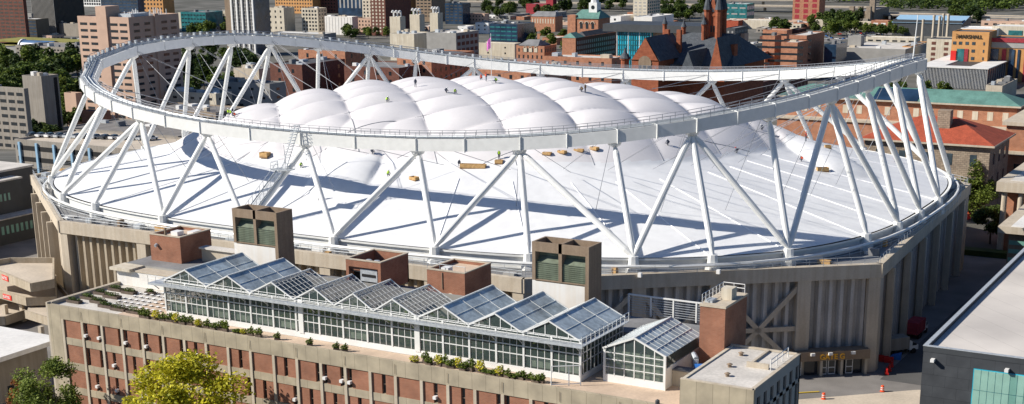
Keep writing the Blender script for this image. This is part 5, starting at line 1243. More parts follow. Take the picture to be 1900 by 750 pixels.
# --- directly behind the stadium
for i, (px, wall, roof, lb, wf, u) in enumerate((
  ((555, 640, 700, 92, 165), 'bricko', 'roofg', 'orange brick building behind the left of the ring', (11, 5.5, 2, 3, 2), 3),
  ((503, 560, 640, 118, 205), 'brickd', 'roofd', 'dark brick building with white roof units behind the dome', (9, 6, 2, 2.4, 2), 5),
  ((640, 740, 800, 122, 205), 'brickd', 'roofg', 'dark brick building behind the slanting tubes, centre left', (8, 5, 2, 2.4, 2), 4),
  ((738, 800, 880, 104, 200), 'bricko', 'roofd', 'orange brick building with small square windows behind the dome', (6, 5, 2, 2.4, 2), 2),
  ((870, 985, 1060, 128, 215), 'bricko', 'rooftl', 'low brick building hidden by the dome centre', (7, 5, 2, 2.4, 2), 5),
  ((1010, 1135, 1160, 104, 190), 'bricko', 'rooftl', 'flat roofed brick building with two white vents above the ring', (8, 5, 2, 2.4, 2), 6),
  ((1290, 1400, 1500, 152, 215), 'brickd', 'roofd', 'dark brick building under the right of the ring', (7, 5, 2, 2.6, 2), 2),
  ((300, 400, 430, 168, 230), 'cream', 'roofg', 'low grey roofed building with white dots seen through the left tubes', (6, 4.5, 3, 1.5, 1), 12),
  ((395, 500, 530, 150, 225), 'grey', 'roofd', 'dark flat roofed building seen through the left tubes', (8, 5, 3, 1.5, 1), 9),
  ((435, 480, 520, 126, 190), 'concl', 'roofg', 'grey building with white rooftop units behind the left tubes', None, 10),
  ((270, 400, 460, 200, 262), 'bricks', 'asphaltl', 'tan terraced building behind the left slope of the dome', (5, 4, 3.6, 1.4, 1, 'black'), 5))):
    bld('campus_building', lb, B, px, wall, roof, wf, wf, units=u, seed=30+i)
# small white gabled house
t, q = bld('white_house', 'small white gabled house on a roof line seen through the left tubes', 'house', (462, 478, 484, 165, 185), 'white', 'roofg', None, None, D=9)
MB().gable(q[0]-.5, q[1]+.5, q[2]-.5, q[3]+.5, q[4], q[4]+3.5, 'y').build('gable_roof', 'roofg', t)
# --- left middle: garage, offices, grey shaft tower
t, q = bld('parking_garage', 'tan multi level parking garage with pale blue pillars behind the left end of the dome', 'garage', (30, 330, 350, 258, 322), 'tang', 'plaza', None, None, D=26); gar = q
x0, x1, y0, y1, zt, zb = q
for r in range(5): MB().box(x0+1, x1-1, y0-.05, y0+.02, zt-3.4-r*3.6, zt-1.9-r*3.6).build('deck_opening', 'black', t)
for k in range(9): x = x0+2+k*(x1-x0)/9; MB().box(x, x+.9, y0-.6, y0-.05, zb, zt-.8).build('pillar', 'blue', t)
bld('upper_garage', 'long low garage deck on the far side of the dome, left', 'garage', (120, 330, 345, 236, 275), 'tang', 'asphaltl', (4.5, 3.2, 3.8, 1.2, .4, 'black'), None, D=40, units=4)
bld('beige_office', 'beige office block with a grid of dark windows at the left edge', B, (-60, 44, 52, 158, 275), 'tang', 'rooftl', (6.2, 3.9, 4.6, 1.7, .5), None, units=4)
t, q = bld('grey_shaft_tower', 'blank grey tower with a dark slot on its right side at the left edge', 'tower', (47, 76, 108, 140, 255), 'tang', 'rooftl', None, None, units=4, seed=40)
MB().box(q[1], q[1]+.1, q[3]-(q[3]-q[2])*.3, q[3]-(q[3]-q[2])*.1, q[5], q[4]-1.5).build('dark_slot', 'black', t)
bld('tan_block', 'plain tan block behind the leftmost columns', B, (122, 140, 152, 172, 240), 'tan', 'roofg', None, None)
bld('red_annex', 'red brick annex seen between the leftmost columns', B, (152, 190, 205, 205, 252), 'brickn', 'roofg', None, None)
# dark building left of the stadium
t = thing('lecture_building', 'dark brown building with small green windows left of the stadium', 'building', (-125, -10, 0))
MB().box(-150, -125, -75, -21.8, 0, 16.2).build('wall', 'greyd', t); MB().box(-150.3, -124.7, -75, -21.5, 16.2, 16.7).build('roof', 'rooftl', t)
MB().box(-124.98, -121, -75, -29.5, 0, 14.6).build('front_wing', 'greyd', t); MB().box(-124.9, -120.7, -75, -29.2, 14.6, 15.0).build('front_roof', 'rooftl', t)
MB().box(-121, -116.5, -75, -24, 0, 6.2).build('lower_wing', 'greyd', t); MB().box(-121, -116.2, -75, -23.7, 6.2, 6.5).build('ledge', 'concd', t)
for k in range(7): MB().box(-121, -120.93, -34-k*1.3, -33.4-k*1.3, 9.8, 11.6).build('slot_window', 'mint2', t)
for k in range(9): MB().box(-116.5, -116.43, -29-k*1.5, -28.2-k*1.5, 2.6, 4.6).build('slot_window', 'mint2', t)
for k in range(3): MB().box(-140+k*4, -138+k*4, -34-k*5, -31-k*5, 16.7, 17.8).build('roof_unit', 'galv', t)
# --- ramps and walkways at the left foot of the stadium
t = thing('entrance_ramp', 'stacked tan concrete ramps with red signs at the left foot of the stadium', 'ramp', (-75, -85, 0))
def deckpx(pts, z, th, ph, nm):
    P_ = [atz(px, py, z) for px, py in pts]; q_ = [(p.x, p.y) for p in P_]
    MB().prism(q_, z-th, z).build(nm, 'plaza', t)
    for a, b in zip(P_[:-1], P_[1:]): MB().obox((a.x, a.y, z-th/2+ph/2), (b.x, b.y, z-th/2+ph/2), .35, th+ph).build('ramp_parapet', 'conc', t)
    return P_
deckpx([(-40, 505), (0, 512), (58, 536), (100, 528), (100, 488), (20, 488), (-40, 498)], 9.0, .6, 1.1, 'upper_deck')
deckpx([(-40, 540), (0, 548), (50, 562), (104, 560), (104, 520), (40, 516), (-40, 520)], 5.0, .6, 1.1, 'middle_deck')
deckpx([(48, 585), (96, 600), (130, 560), (104, 528), (60, 545)], 4.0, .6, 1.0, 'landing')
deckpx([(-40, 600), (10, 598), (48, 585), (30, 560), (-40, 570)], 1.5, .6, 1.2, 'lower_deck')
for px, py, z in ((14, 503, 8.9), (18, 541, 4.9)):
    a = atz(px-14, py+8, z); 
for (a_, b_, z) in (((0, 512), (58, 536), 9.0), ((0, 548), (50, 562), 5.0)):
    A_, B_ = atz(*a_, z), atz(*b_, z); d = (B_-A_).normalized(); nr = Vector((d.y, -d.x, 0)); m0 = A_+d*1.6+nr*.26
    s_ = MB(); s_.obox((m0.x, m0.y, z+.15), (m0.x+d.x*3.0, m0.y+d.y*3.0, z+.15), .08, 1.0); s_.build('sign_board', 'redsign', t)
    m1 = m0+d*.15+nr*.06; text('SUITES', .78, (m1.x, m1.y, z-.12), d, t, 'sign_lettering', 'white', .02, .01)
for px, py in ((75, 600), (110, 590), (40, 560), (8, 560)):
    p = atz(px, py, 4); MB().box(p.x-.4, p.x+.4, p.y-.4, p.y+.4, 0, 3.4).build('support', 'concl', t)
# --- campus halls at the right
t = thing('red_roof_hall', 'grey stone hall with a red tiled hip roof right behind the stadium', 'hall', (80, 115, 0))
a = aty(1604, 262, 100); b = aty(1838, 270, 100); zt_ = b.z; x0, x1 = a.x, b.x
y0, y1 = 100, 124
MB().box(x0, x1, y0, y1, 0, zt_).build('wall', 'bricks', t)
MB().gable(x0-1.2, x1+1.2, y0-1.2, y1+1.2, zt_, zt_+5.2, 'x', 13).build('tiled_roof', 'redtile', t)
MB().box(x0-1.3, x1+1.3, y0-1.3, y1+1.3, zt_-.5, zt_-.01).build('eaves', 'concl', t)
windows(t, 0, x0+1, x1-1, y0, zt_-1.2, 2, 5.2, 6.0, 1.7, 3.0, top=0, mt='darkb'); windows(t, 1, y0+2, y1-2, x1, zt_-1.2, 2, 5.2, 6.0, 1.7, 3.0, top=0, mt='darkb')
for c in (aty(1752, 240, 108),): MB().box(c.x-1.5, c.x+1.8, 106, 109, zt_+1, zt_+7.5).build('chimney', 'bricks', t)
t = thing('ivy', 'yellow green ivy climbing the corner of the red roofed hall', 'climbing plant', (x1-6, y0-1, 0)); m_ = MB()
leafclump(m_, (x1-6, y0-.7, 5), 6, .7, 5.5, 1500, .35, rg); leafclump(m_, (x1-3, y0-.7, 10), 2.2, .6, 5.5, 700, .35, rg); m_.build('foliage', 'leafl', t); MB().tube((x1-5, y0-.3, 0), (x1-3.5, y0-.2, 9), .2, 5).build('stem', 'bark', t)
t = thing('green_roof_hall', 'long red brick hall with a green copper hip roof behind the red roofed one', 'hall', (85, 165, 0))
a = aty(1450, 211, 172); b = aty(1888, 197, 172); zt_ = b.z; x0, x1 = a.x, b.x; y0, y1 = 172, 186
MB().box(x0, x1, y0, y1, 0, zt_).build('wall', 'bricko', t); MB().gable(x0-1.2, x1+1.2, y0-1.2, y1+1.2, zt_, zt_+3.2, 'x', 8).build('copper_roof', 'copper', t)
MB().box(x0-1.3, x1+1.3, y0-1.3, y1+1.3, zt_-.5, zt_-.01).build('eaves', 'concl', t)
windows(t, 0, x0+1, x1-1, y0, zt_-1, 4, 4.4, 5.0, 1.7, 2.6, top=0, mt='cream')
MB().box(x0, x1, y0-4, y0, 0, zt_-7).build('lower_wing', 'bricko', t); MB().box(x0-.5, x1+.5, y0-4.6, y0, zt_-7, zt_-6.4).build('ledge', 'concl', t)
a = aty(1655, 170, 171); MB().poly([(a.x-6, y0-1.35, zt_+.1), (a.x+8, y0-1.35, zt_+.1), (a.x+8, y0+6, zt_+3.0), (a.x-6, y0+6, zt_+3.0)]).build('skylight', 'navy', t)
t, q = bld('slatted_pavilion', 'modern white roofed building with a courtyard and slatted glass wall', B, (1702, 1832, 1892, 124, 162), 'navy', 'rooftl', None, None)
x0, x1, y0, y1, zt, zb = q
MB().box(x0-1, x1+1, y0-1, y0+12, zt, zt+.6).box(x0-1, x1+1, y1-14, y1+1, zt, zt+.6).box(x0-1, x0+16, y0+12, y1-14, zt, zt+.6).box(x1-14, x1+1, y0+12, y1-14, zt, zt+.6).build('white_roof', 'roofw', t)
MB().box(x0+16, x1-14, y0+12, y1-14, zt-2, zt+.1).build('courtyard', 'greyd', t)
sl = None
for i in range(95):
    x = x0+(x1-x0)*i/94
    if i % 2: continue
    if sl is None: sl = MB().box(x-.09, x+.09, y0-.5, y0-.1, zb+2, zt-.1).build('slat', 'white', t); sx0 = x
    else: c = sl.copy(); COL.objects.link(c); c.parent = t; c.location = (x-sx0, 0, 0)
for i in range(16): y = y0+(y1-y0)*i/15; MB().box(x1+.1, x1+.5, y-.3, y+.3, zb+2, zt-.1).build('side_fin', 'rib', t)
bld('vent_deck', 'low dark deck with a row of white vents behind the green roofed hall', B, (1828, 1860, 1888, 158, 190), 'concl', 'asphalt', None, None, units=5, seed=50)
# columned building at the right edge
t = thing('columned_hall', 'classical hall with pale columns and brick walls at the right edge', 'hall', (112, 70, 0))
a = aty(1868, 334, 62); MB().box(a.x, a.x+60, 62, 92, 0, a.z-2.2).build('wall', 'bricko', t); MB().box(a.x-1.5, a.x+62, 58.5, 94, a.z-2.2, a.z).build('entablature', 'concl', t); MB().box(a.x+1, a.x+58, 61, 90, a.z, a.z+.1).build('roof', 'rooftl', t)
for k in range(8): MB().tube((a.x+.2+k*3.6, 60, 0), (a.x+.2+k*3.6, 60, a.z-2.2), .75, 12, .62).build('column', 'concl', t)
t = thing('domed_library', 'beige and brick library with a pale rounded roof at the right edge', 'library', (115, 125, 0))
a = aty(1868, 232, 132); MB().box(a.x, a.x+60, 132, 170, 0, a.z).build('wall', 'bricko', t); MB().box(a.x-1, a.x+61, 131, 171, a.z, a.z+1).box(a.x-1, a.x+61, 131, 171, a.z-8, a.z-7).build('cornice', 'concl', t)
windows(t, 0, a.x+1, a.x+50, 132, a.z-9, 2, 5, 7, 1.8, 4, top=0)
MB().lathe((a.x+22, 150, a.z+1), [(16, 0), (15, 3), (11, 6), (4, 8)], 20).build('shallow_dome', 'cream', t)
t = thing('glass_corner_building', 'brown building corner with glass bands below the columned hall', 'building', (125, 20, 0))
a = aty(1864, 418, 24); MB().box(a.x+1, a.x+50, 24, 52, 0, a.z-1.4).build('wall', 'tower', t); MB().box(a.x-1, a.x+51, 22.5, 53, a.z-1.4, a.z).build('roof_slab', 'concl', t); MB().box(a.x+1.5, a.x+50, 23, 51, a.z, a.z+.1).build('roof', 'roofw', t)
for z in range(6): MB().box(a.x+1.2, a.x+8, 23.9, 23.97, 1+z*1.8, 1.9+z*1.8).build('glass_band', 'mint2', t)

# =====================================================================  TREES, ROADS, HILL
def treemesh(seed, n, rad, h, s):
    rnd = random.Random(seed); mb = MB(); lobes = []
    for _ in range(11):
        a = rnd.uniform(0, 2*math.pi); u = rnd.uniform(-.7, 1); r = math.sqrt(max(0, 1-u*u))*rnd.uniform(.4, .85)
        lobes.append((rad*r*math.cos(a), rad*r*math.sin(a), h*.6+h*.33*u, rad*rnd.uniform(.32, .5)))
    for i in range(n):
        lx, ly, lz, lr = lobes[i % 11]; p = Vector((rnd.gauss(0, 1), rnd.gauss(0, 1), rnd.gauss(0, 1))).normalized()*lr*rnd.uniform(.7, 1.1)
        c = Vector((lx, ly, lz))+Vector((p.x, p.y, p.z*.85)); a = Vector((rnd.uniform(-1, 1), rnd.uniform(-1, 1), rnd.uniform(-.6, .6))).normalized(); b = a.cross(Vector((rnd.uniform(-1, 1), rnd.uniform(-1, 1), 1))).normalized()
        k = s*rnd.uniform(.7, 1.3); mb.poly([c-a*k, c+b*k*.7, c+a*k, c-b*k*.7])
    tr = MB(); tr.tube((0, 0, -.5), (0, 0, h*.55), h*.028, 6, h*.015)
    for _ in range(3): tr.tube((0, 0, h*.3), (rnd.uniform(-1, 1)*rad*.5, rnd.uniform(-1, 1)*rad*.5, h*.65), h*.014, 5, h*.006)
    return mb, tr
protos = []
for i, lf in enumerate(('leafg', 'leafd', 'leafm', 'leafg', 'leafl')):
    mb, tr = treemesh(60+i, 900, 5.2, 12, .75)
    c = bpy.data.meshes.new('crown'); c.from_pydata(mb.v, [], mb.f); c.materials.append(M[lf]); k = bpy.data.meshes.new('trunk'); k.from_pydata(tr.v, [], tr.f); k.materials.append(M['bark']); protos.append((c, k))
def tree(px, py, sc, kind, label, group):
    p = gnd(px, py); t = thing('city_tree', label, 'tree', (p.x, p.y, p.z), group)
    rz = trnd.uniform(0, 6.28); s_ = sc*trnd.uniform(.8, 1.2)
    for me, nm in zip(protos[kind], ('crown', 'trunk')):
        o = bpy.data.objects.new(nm, me); COL.objects.link(o); o.parent = t
    t.rotation_euler = (0, 0, rz); t.scale = (s_*trnd.uniform(.9, 1.15), s_*trnd.uniform(.9, 1.15), s_*trnd.uniform(.85, 1.15))
trnd = random.Random(77)
def grove(n, x0, x1, y0, y1, sc, kinds, label, group):
    for _ in range(n): tree(trnd.uniform(x0, x1), trnd.uniform(y0, y1), sc, trnd.choice(kinds), label, group)
grove(58, -10, 150, 122, 215, 1.4, (0, 0, 1, 2, 3, 4), 'green tree in the park behind the left offices', 'trees in the left park')
grove(14, 105, 160, 200, 245, .9, (0, 2, 4), 'smaller green tree at the lower edge of the left park', 'trees at the lower edge of the left park')
grove(40, 330, 470, 105, 200, 1.3, (0, 1, 2, 3), 'green tree between the hospital tower and the striped tower', 'trees between the two towers')
grove(14, 345, 425, 56, 70, 1.1, (0, 2, 4), 'green tree in front of the teal office block', 'trees by the teal office block')
grove(16, 640, 720, 56, 78, 1.0, (0, 3, 4), 'green tree left of the brown tower', 'trees by the brown tower')
grove(6, 740, 770, 40, 60, 1.1, (0, 3), 'green tree behind the stack houses', 'trees behind the stack houses')
grove(24, 900, 1060, 14, 40, 1.3, (0, 1, 3), 'green tree in the open ground near the top, centre', 'trees in the centre open ground')
grove(12, 985, 1050, 72, 100, .9, (0, 2, 4), 'green tree beside the brick dormitory', 'trees by the dormitory')
grove(20, 1080, 1180, 8, 26, 1.3, (0, 1, 3), 'green tree beyond the white clock cupola', 'trees beyond the cupola')
grove(24, 1225, 1320, 16, 42, 1.3, (0, 1, 2, 3), 'green tree left of the sandstone tower', 'trees left of the sandstone tower')
grove(6, 1434, 1456, 60, 66, 1.3, (0, 2), 'large tree left of the red high rise', 'trees left of the red high rise')
grove(16, 1500, 1600, 44, 72, 1.3, (0, 1, 4), 'dark tree by the parked cars below the stone armory', 'trees by the parked cars')
grove(5, 1556, 1580, 56, 62, 1.7, (0, 3), 'tall tree left of the stone armory', 'trees left of the armory')
grove(12, 1590, 1680, 58, 70, 1.0, (0, 4), 'small tree in front of the shops', 'trees in front of the shops')
grove(14, 1770, 1830, 34, 50, 1.2, (1, 3), 'dark slim tree right of the chimneys', 'trees right of the chimneys')
grove(8, 50, 118, 252, 268, .8, (1, 1, 0), 'dark tree in the shade of the grey shaft tower', 'trees below the grey tower')
grove(5, 1715, 1765, 172, 182, .7, (2, 4), 'low tree in front of the slatted pavilion', 'trees by the slatted pavilion')
grove(4, 1640, 1680, 170, 182, .7, (0, 2), 'low tree seen between the right columns', 'trees between the right columns')
big_tree('campus_tree', 'round dark green tree by the road at the right edge', *gnd(1836, 455)[:2], 0, 9.0, 5.0, 'leafg', 31, 6000, .3)
big_tree('campus_tree', 'taller dark tree in front of the brick library at the right edge', *gnd(1858, 352)[:2], 0, 14, 6, 'leafd', 32, 6000, .38)
big_tree('campus_tree', 'light green tree at the foot of the red roofed hall', *gnd(1812, 405)[:2], 0, 10, 5, 'leafl', 33, 5000, .3)
solo(MB().box(*(lambda p: (p.x-9, p.x+8, p.y-1.5, p.y+2))(gnd(1832, 478)), 0, 1.3), 'hedge', 'leafd', 'low dark hedge below the round tree at the right edge', 'hedge', tuple(gnd(1832, 478)))
# wooded hill at the top right and the far woods
def wood(name, x0, x1, y0, y1, n, lab, mats=('leafg', 'leafd', 'leafm')):
    rnd = random.Random(len(name)+int(x0))
    mbs = [MB() for _ in mats]
    for _ in range(n):
        p = gnd(rnd.uniform(x0, x1), rnd.uniform(y0, y1)); r = rnd.uniform(7, 13); m_ = rnd.choice(mbs)
        for k in range(60):
            d = Vector((rnd.gauss(0, 1), rnd.gauss(0, 1), abs(rnd.gauss(0, 1)))).normalized()*r*rnd.uniform(.7, 1.05); c = p+Vector((d.x, d.y, d.z*1.25+3))
            a = Vector((rnd.uniform(-1, 1), rnd.uniform(-1, 1), rnd.uniform(-.6, .6))).normalized(); b = a.cross(Vector((rnd.uniform(-1, 1), rnd.uniform(-1, 1), 1))).normalized(); s_ = rnd.uniform(1.4, 2.6)
            m_.poly([c-a*s_, c+b*s_*.8, c+a*s_, c-b*s_*.8])
    for m_, mt in zip(mbs, mats):
        if m_.v: o = struct(m_, name, mt, 'stuff'); o['label'] = lab; o['category'] = 'woodland'
wood('hillside_woodland', 1640, 1960, -40, 22, 420, 'mass of dark green trees on the hillside at the top right')
wood('hillside_woodland', 1530, 1650, -40, 6, 120, 'mass of trees at the top edge above the stone armory')
wood('distant_woodland', 860, 1470, -60, -2, 330, 'belt of distant trees along the top edge')
wood('distant_woodland', -60, 860, -60, -22, 260, 'belt of distant trees behind the towers')
# elevated highways
def highway(p0, p1, w_, label):
    a, b = gnd(*p0), gnd(*p1); t = thing('elevated_highway', label, 'highway', tuple(a)); z = a.z+7
    MB().obox((a.x, a.y, z), (b.x, b.y, z), w_, 1.4).build('deck', 'asphaltl', t)
    d = (b-a); d.z = 0; L = d.length; d.normalize(); nr = Vector((d.y, -d.x, 0))*w_/2
    for s_ in (-1, 1): MB().obox((a.x+nr.x*s_, a.y+nr.y*s_, z+1.2), (b.x+nr.x*s_, b.y+nr.y*s_, z+1.2), .4, 1.0).build('side_barrier', 'concl', t)
    for k in range(int(L/45)): q_ = a+d*(k*45+10); MB().box(q_.x-1.5, q_.x+1.5, q_.y-1.5, q_.y+1.5, a.z, z-.7).build('bridge_pier', 'concl', t)
highway((860, 13), (1640, 26), 24, 'long elevated highway crossing the open ground near the top edge')
highway((1640, 38), (1990, 48), 30, 'wide motorway below the wooded hill at the right')
highway((780, 4), (1500, 12), 20, 'farther elevated highway along the top edge')
for p0, p1, w_ in (((840, 40), (1060, 50), 14), ((1500, 78), (1660, 62), 30), ((1400, 60), (1500, 60), 14), ((1010, 78), (1060, 66), 12)):
    a, b = gnd(*p0), gnd(*p1); m_ = MB(); m_.obox((a.x, a.y, a.z+.1), (b.x, b.y, b.z+.1), w_, .1); struct(m_, 'street', 'asphaltl')
# parked cars in the lot at the top right and on the far streets
def carproto(lb, col_, p, grp):
    t = thing('parked_car', lb, 'car', p, grp); x, y, z = p
    MB().prism([(x-2.2, y-.9), (x+2.2, y-.9), (x+2.2, y+.9), (x-2.2, y+.9)], z+.3, z+.95).build('body', col_, t)
    c = MB(); k = len(c.v); c.v += [(x-1.5, y-.85, z+.95), (x+1.1, y-.85, z+.95), (x+1.1, y+.85, z+.95), (x-1.5, y+.85, z+.95), (x-1.0, y-.7, z+1.5), (x+.5, y-.7, z+1.5), (x+.5, y+.7, z+1.5), (x-1.0, y+.7, z+1.5)]
    c.f += [(3, 2, 1, 0), (4, 5, 6, 7), (0, 1, 5, 4), (1, 2, 6, 5), (2, 3, 7, 6), (3, 0, 4, 7)]; c.build('cabin', 'dark', t)
    for wx in (-1.4, 1.4):
        for wy in (-.85, .85): MB().tube((x+wx, y+wy-.1, z+.33), (x+wx, y+wy+.1, z+.33), .33, 10).build('wheel', 'black', t)
    return t
cp = []; grp = 'cars parked in the lot below the stone armory'
lot = [(trnd.uniform(1530, 1650), trnd.uniform(56, 76)) for _ in range(60)]
for i, c in enumerate(('white', 'greyd', 'galv', 'redpl', 'bluep')):
    p = gnd(*lot[i]); cp.append(carproto(('white', 'dark grey', 'silver', 'red', 'blue')[i]+' car in the lot below the stone armory', c, tuple(p+Vector((0, 0, .2))), grp))
for i, (px, py) in enumerate(lot[5:]): k = trnd.choice((0, 0, 1, 1, 2, 2, 3, 4)); dup(cp[k], gnd(px, py)+Vector((0, 0, .2)), cp[k]['label'], rz=trnd.choice((0, 1.57)), sc=1.0)
grp2 = 'cars on the left garage roof'
for i in range(14):
    k = trnd.choice((0, 1, 2)); p = atz(60+i*17, 250+i*.5, gar[4]); o = dup(cp[k], (min(p.x, gar[1]-3), max(gar[2]+4, min(p.y, gar[3]-3)), gar[4]-.6), ('white', 'dark grey', 'silver')[k]+' car on the left parking garage roof', rz=1.57); o['group'] = grp2
# =====================================================================  PEOPLE AND CRATES ON THE ROOF
def bodymesh(crouch):
    J = [(0, 0, .95), (0, 0, 1.2), (0, 0, 1.45), (0, 0, 1.58), (0, 0, 1.72)]; R = [.15, .14, .17, .055, .1]
    E = [(0, 1), (1, 2), (2, 3), (3, 4)]
    def add(p, r, par): J.append(p); R.append(r); E.append((par, len(J)-1)); return len(J)-1
    for s_ in (-1, 1):
        a = add((.1*s_, 0, .9), .1, 0); b = add((.12*s_, -.03, .5), .075, a); c = add((.13*s_, .02, .08), .05, b); add((.13*s_, -.16, .04), .04, c)
        a = add((.2*s_, 0, 1.43), .07, 2); b = add((.27*s_, .02, 1.15), .05, a); c = add((.24*s_, -.16, .93), .04, b); add((.23*s_, -.22, .86), .035, c)
    if crouch:
        K_ = {0: (0, .1, .45), 1: (0, 0, .68), 2: (0, -.18, .86), 3: (0, -.27, .95), 4: (0, -.34, 1.05)}
        for i, p in K_.items(): J[i] = p
        for o_, s_ in ((5, -1), (13, 1)):
            J[o_] = (.12*s_, .08, .42); J[o_+1] = (.18*s_, -.3, .48); J[o_+2] = (.15*s_, -.05, .08); J[o_+3] = (.15*s_, -.24, .04)
            J[o_+4] = (.2*s_, -.2, .84); J[o_+5] = (.26*s_, -.35, .6); J[o_+6] = (.18*s_, -.52, .42); J[o_+7] = (.15*s_, -.58, .34)
    me = bpy.data.meshes.new('person'); me.from_pydata(J, E, []); o = bpy.data.objects.new('tmpb', me); COL.objects.link(o)
    m_ = o.modifiers.new('s', 'SKIN'); 
    for i, v in enumerate(me.skin_vertices[0].data): v.radius = (R[i], R[i]); v.use_root = (i == 0)
    sb_ = o.modifiers.new('d', 'SUBSURF'); sb_.levels = 1
    dg = bpy.context.evaluated_depsgraph_get(); r = bpy.data.meshes.new_from_object(o.evaluated_get(dg)); bpy.data.objects.remove(o); r.materials.clear(); r.materials.append(M['denim']); r.name = 'person'
    return r, J
bodies = [bodymesh(False), bodymesh(True)]
pc = {}
def person(x, y, z, label, crouch=0, vest='hivis', hat='hat', rz=0, group='roof workers'):
    key = (crouch, vest, hat); me, J = bodies[crouch]
    if key not in pc:
        b = bpy.data.objects.new('person', me); COL.objects.link(b); b['_o'] = (0.0, 0.0, 0.0)
        q1, q2 = Vector(J[1]), Vector(J[2]); up = (q2-q1).normalized(); MB().tube(q1-up*.18, q2+up*.06, .2, 10, .215).build('safety_vest', vest, b)
        h = Vector(J[4]); MB().lathe((h.x, h.y, h.z+.02), [(.17, 0), (.14, .02), (.13, .08), (.05, .14)], 10).build('hard_hat', hat, b)
        pc[key] = b; new = b
    else:
        b = pc[key]; new = b.copy(); COL.objects.link(new)
        for ch in b.children: c = ch.copy(); COL.objects.link(c); c.parent = new
    new.location = (x, y, z); new.rotation_euler = (0, 0, rz); new['label'] = label; new['category'] = 'person'; new['group'] = group; new.scale = (1.12,)*3
    return new
def onroof(px, py):
    d = ray(px, py); t = 120.0
    while t < 420:
        q_ = CP+d*t
        if rho(q_.x, q_.y) < 1 and q_.z <= roofz(q_.x, q_.y): return q_
        t += .25
    return None
rp = random.Random(4)
for px, py, lb, cr_, vs, ht in (
  (718, 190, 'worker in a lime vest crouching in a roof valley left of centre', 1, 'hivis', 'hat'), (771, 162, 'worker in dark clothes on the roof crest left of the flag', 0, 'denim', 'hat'),
  (827, 173, 'worker in dark clothes kneeling above the big pillow', 1, 'denim', 'hat'), (844, 175, 'worker in a lime vest kneeling above the big pillow', 1, 'hivis', 'hat'),
  (893, 149, 'worker in dark orange left of the flagpole', 1, 'hivisr', 'hatr'), (902, 151, 'standing worker in orange next to the flagpole', 0, 'hivisr', 'hatr'),
  (921, 154, 'worker in a lime vest right of the flagpole', 1, 'hivis', 'hat'), (1080, 171, 'worker leaning over on the crest right of centre', 1, 'woodd', 'hat'), (1086, 173, 'second worker beside the one leaning over right of centre', 0, 'woodd', 'hat'),
  (558, 312, 'worker in a lime vest crouching under the ring by the caged ladder', 1, 'hivis', 'hat'), (720, 328, 'worker in a lime vest at the corner of the grey pillow', 1, 'hivis', 'hat'),
  (592, 372, 'worker in orange and lime halfway down the white slope', 0, 'hivisr', 'hatr'), (926, 297, 'worker in a lime vest behind a crate under the ring', 0, 'hivis', 'hat'),
  (852, 308, 'dark clothed worker at the long crate', 1, 'denim', 'hat'), (1495, 262, 'worker in red and lime on the right slope', 0, 'hivisr', 'hatr'),
  (1462, 240, 'worker by the upper right crate', 0, 'hivis', 'hat'), (1240, 270, 'dark clothed worker under the ring right of centre', 1, 'denim', 'hat'),
  (1368, 285, 'worker crouching at a cable clamp on the right slope', 1, 'denim', 'hatr'), (1488, 300, 'worker crouching beside the long tube on the right', 1, 'hivisr', 'hat'),
  (1415, 242, 'worker kneeling where the right ring column meets the pillow', 1, 'denim', 'hat'), (1660, 300, 'worker on the far right slope of the roof', 1, 'hivisr', 'hat'),
  (690, 286, 'dark clothed worker kneeling under the ring left of centre', 1, 'denim', 'hat')):
    p = onroof(px, py)
    if p: person(p.x, p.y, p.z, lb, cr_, vs, ht, rp.uniform(0, 6))
for i in range(12):
    p = onroof(392+i*4, 214+(i % 3)*2)
    if p: person(p.x, p.y, p.z, 'worker in the crowded crew at the left edge of the pillows', i % 2, ('hivis', 'hivis', 'denim', 'hivisr')[i % 4], 'hat', rp.uniform(0, 6), 'crew at the left edge of the pillows')
cr0 = None
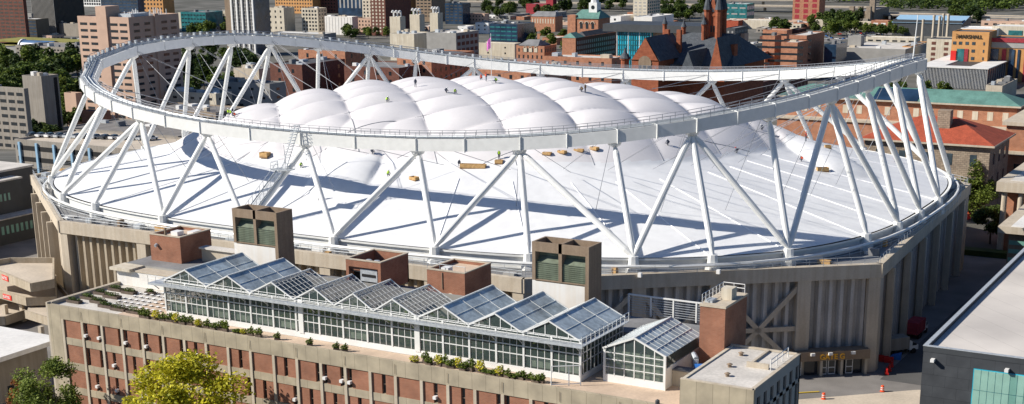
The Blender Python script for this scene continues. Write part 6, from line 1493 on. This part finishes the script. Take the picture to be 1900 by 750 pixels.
for i, (px, py, lb, sc_) in enumerate(((492, 291, 'open wooden crate on the left slope under the ring', (1, 1, 1)), (769, 334, 'dark open crate between two columns below the ring', (1.1, 1, .8)), (878, 312, 'long wooden crate beside the kneeling worker', (3.0, 1, 1)),
   (926, 303, 'wooden crate with a worker behind it', (.9, .9, .8)), (1015, 287, 'leftmost of four small crates in a row under the ring', (1, .8, .6)), (1043, 284, 'second of four small crates in a row under the ring', (1, .8, .6)),
   (1074, 281, 'third of four small crates in a row under the ring', (1.1, .8, .6)), (1103, 278, 'rightmost of four small crates in a row under the ring', (1, .8, .7)), (1467, 233, 'yellow wooden crate high on the right slope', (1.4, 1, 1)),
   (1508, 252, 'wooden crate behind the right column', (1, 1, 1)), (1526, 318, 'yellow rolls crate at the end of the right tube', (1.4, 1, 1)), (410, 222, 'tan crate among the left crew', (2.2, 1, .6)), (1536, 275, 'red brown bundle on the right slope', (.8, .8, .8)))):
    p = onroof(px, py)
    if not p: continue
    if cr0 is None:
        cr0 = thing('wooden_crate', lb, 'crate', tuple(p), 'crates on the roof'); x, y, z = p
        b = MB(); hollow(b, x-1, x+1, y-.7, y+.7, z+.12, z+.95, .08); b.build('crate_walls', 'wood', cr0); MB().box(x-.92, x+.92, y-.62, y+.62, z+.12, z+.45).build('crate_contents', 'woodd', cr0)
        b = MB(); b.box(x-1, x+1, y-.7, y-.5, z-.2, z+.12).box(x-1, x+1, y-.1, y+.1, z-.2, z+.12).box(x-1, x+1, y+.5, y+.7, z-.2, z+.12); b.box(x-1, x+1, y-.7, y+.7, z+.1, z+.14); b.build('pallet', 'woodd', cr0)
    else: dup(cr0, tuple(p), lb, rz=.15+rp.uniform(-.5, .5), sc=tuple(.85*v for v in sc_))
# flagpole on the roof centre
p = onroof(912, 155); t = thing('flagpole', 'white flagpole with a pink flag standing on the roof crest', 'flagpole', tuple(p)); H = aty(911, 62, p.y).z-p.z
MB().tube(tuple(p), (p.x, p.y, p.z+H), .09, 6, .05).build('pole', 'white', t)
mb = MB(); N_ = 8; z0 = p.z+H*.72; 
for i in range(N_+1):
    for sgn, zz in ((0, 0), (1, 2.4)): mb.v.append((p.x-.1-i*.14, p.y+.25*math.sin(i*1.1), z0+zz*(1-.03*i)-.12*i)); 
for i in range(N_): a = 2*i; mb.f.append((a, a+2, a+3, a+1))
for i in range(N_+1):
    for sgn, zz in ((0, 0), (1, 2.4)): mb.v.append((p.x-.1-i*.14, p.y+.05+.25*math.sin(i*1.1), z0+zz*(1-.03*i)-.12*i))
for i in range(N_): a = 2*(N_+1)+2*i; mb.f.append((a, a+1, a+3, a+2))
mb.build('flag', 'pink', t)
# drop the helper keys used while building
for o in bpy.data.objects:
    for k in ('_o', '_wn'):
        if k in o: del o[k]
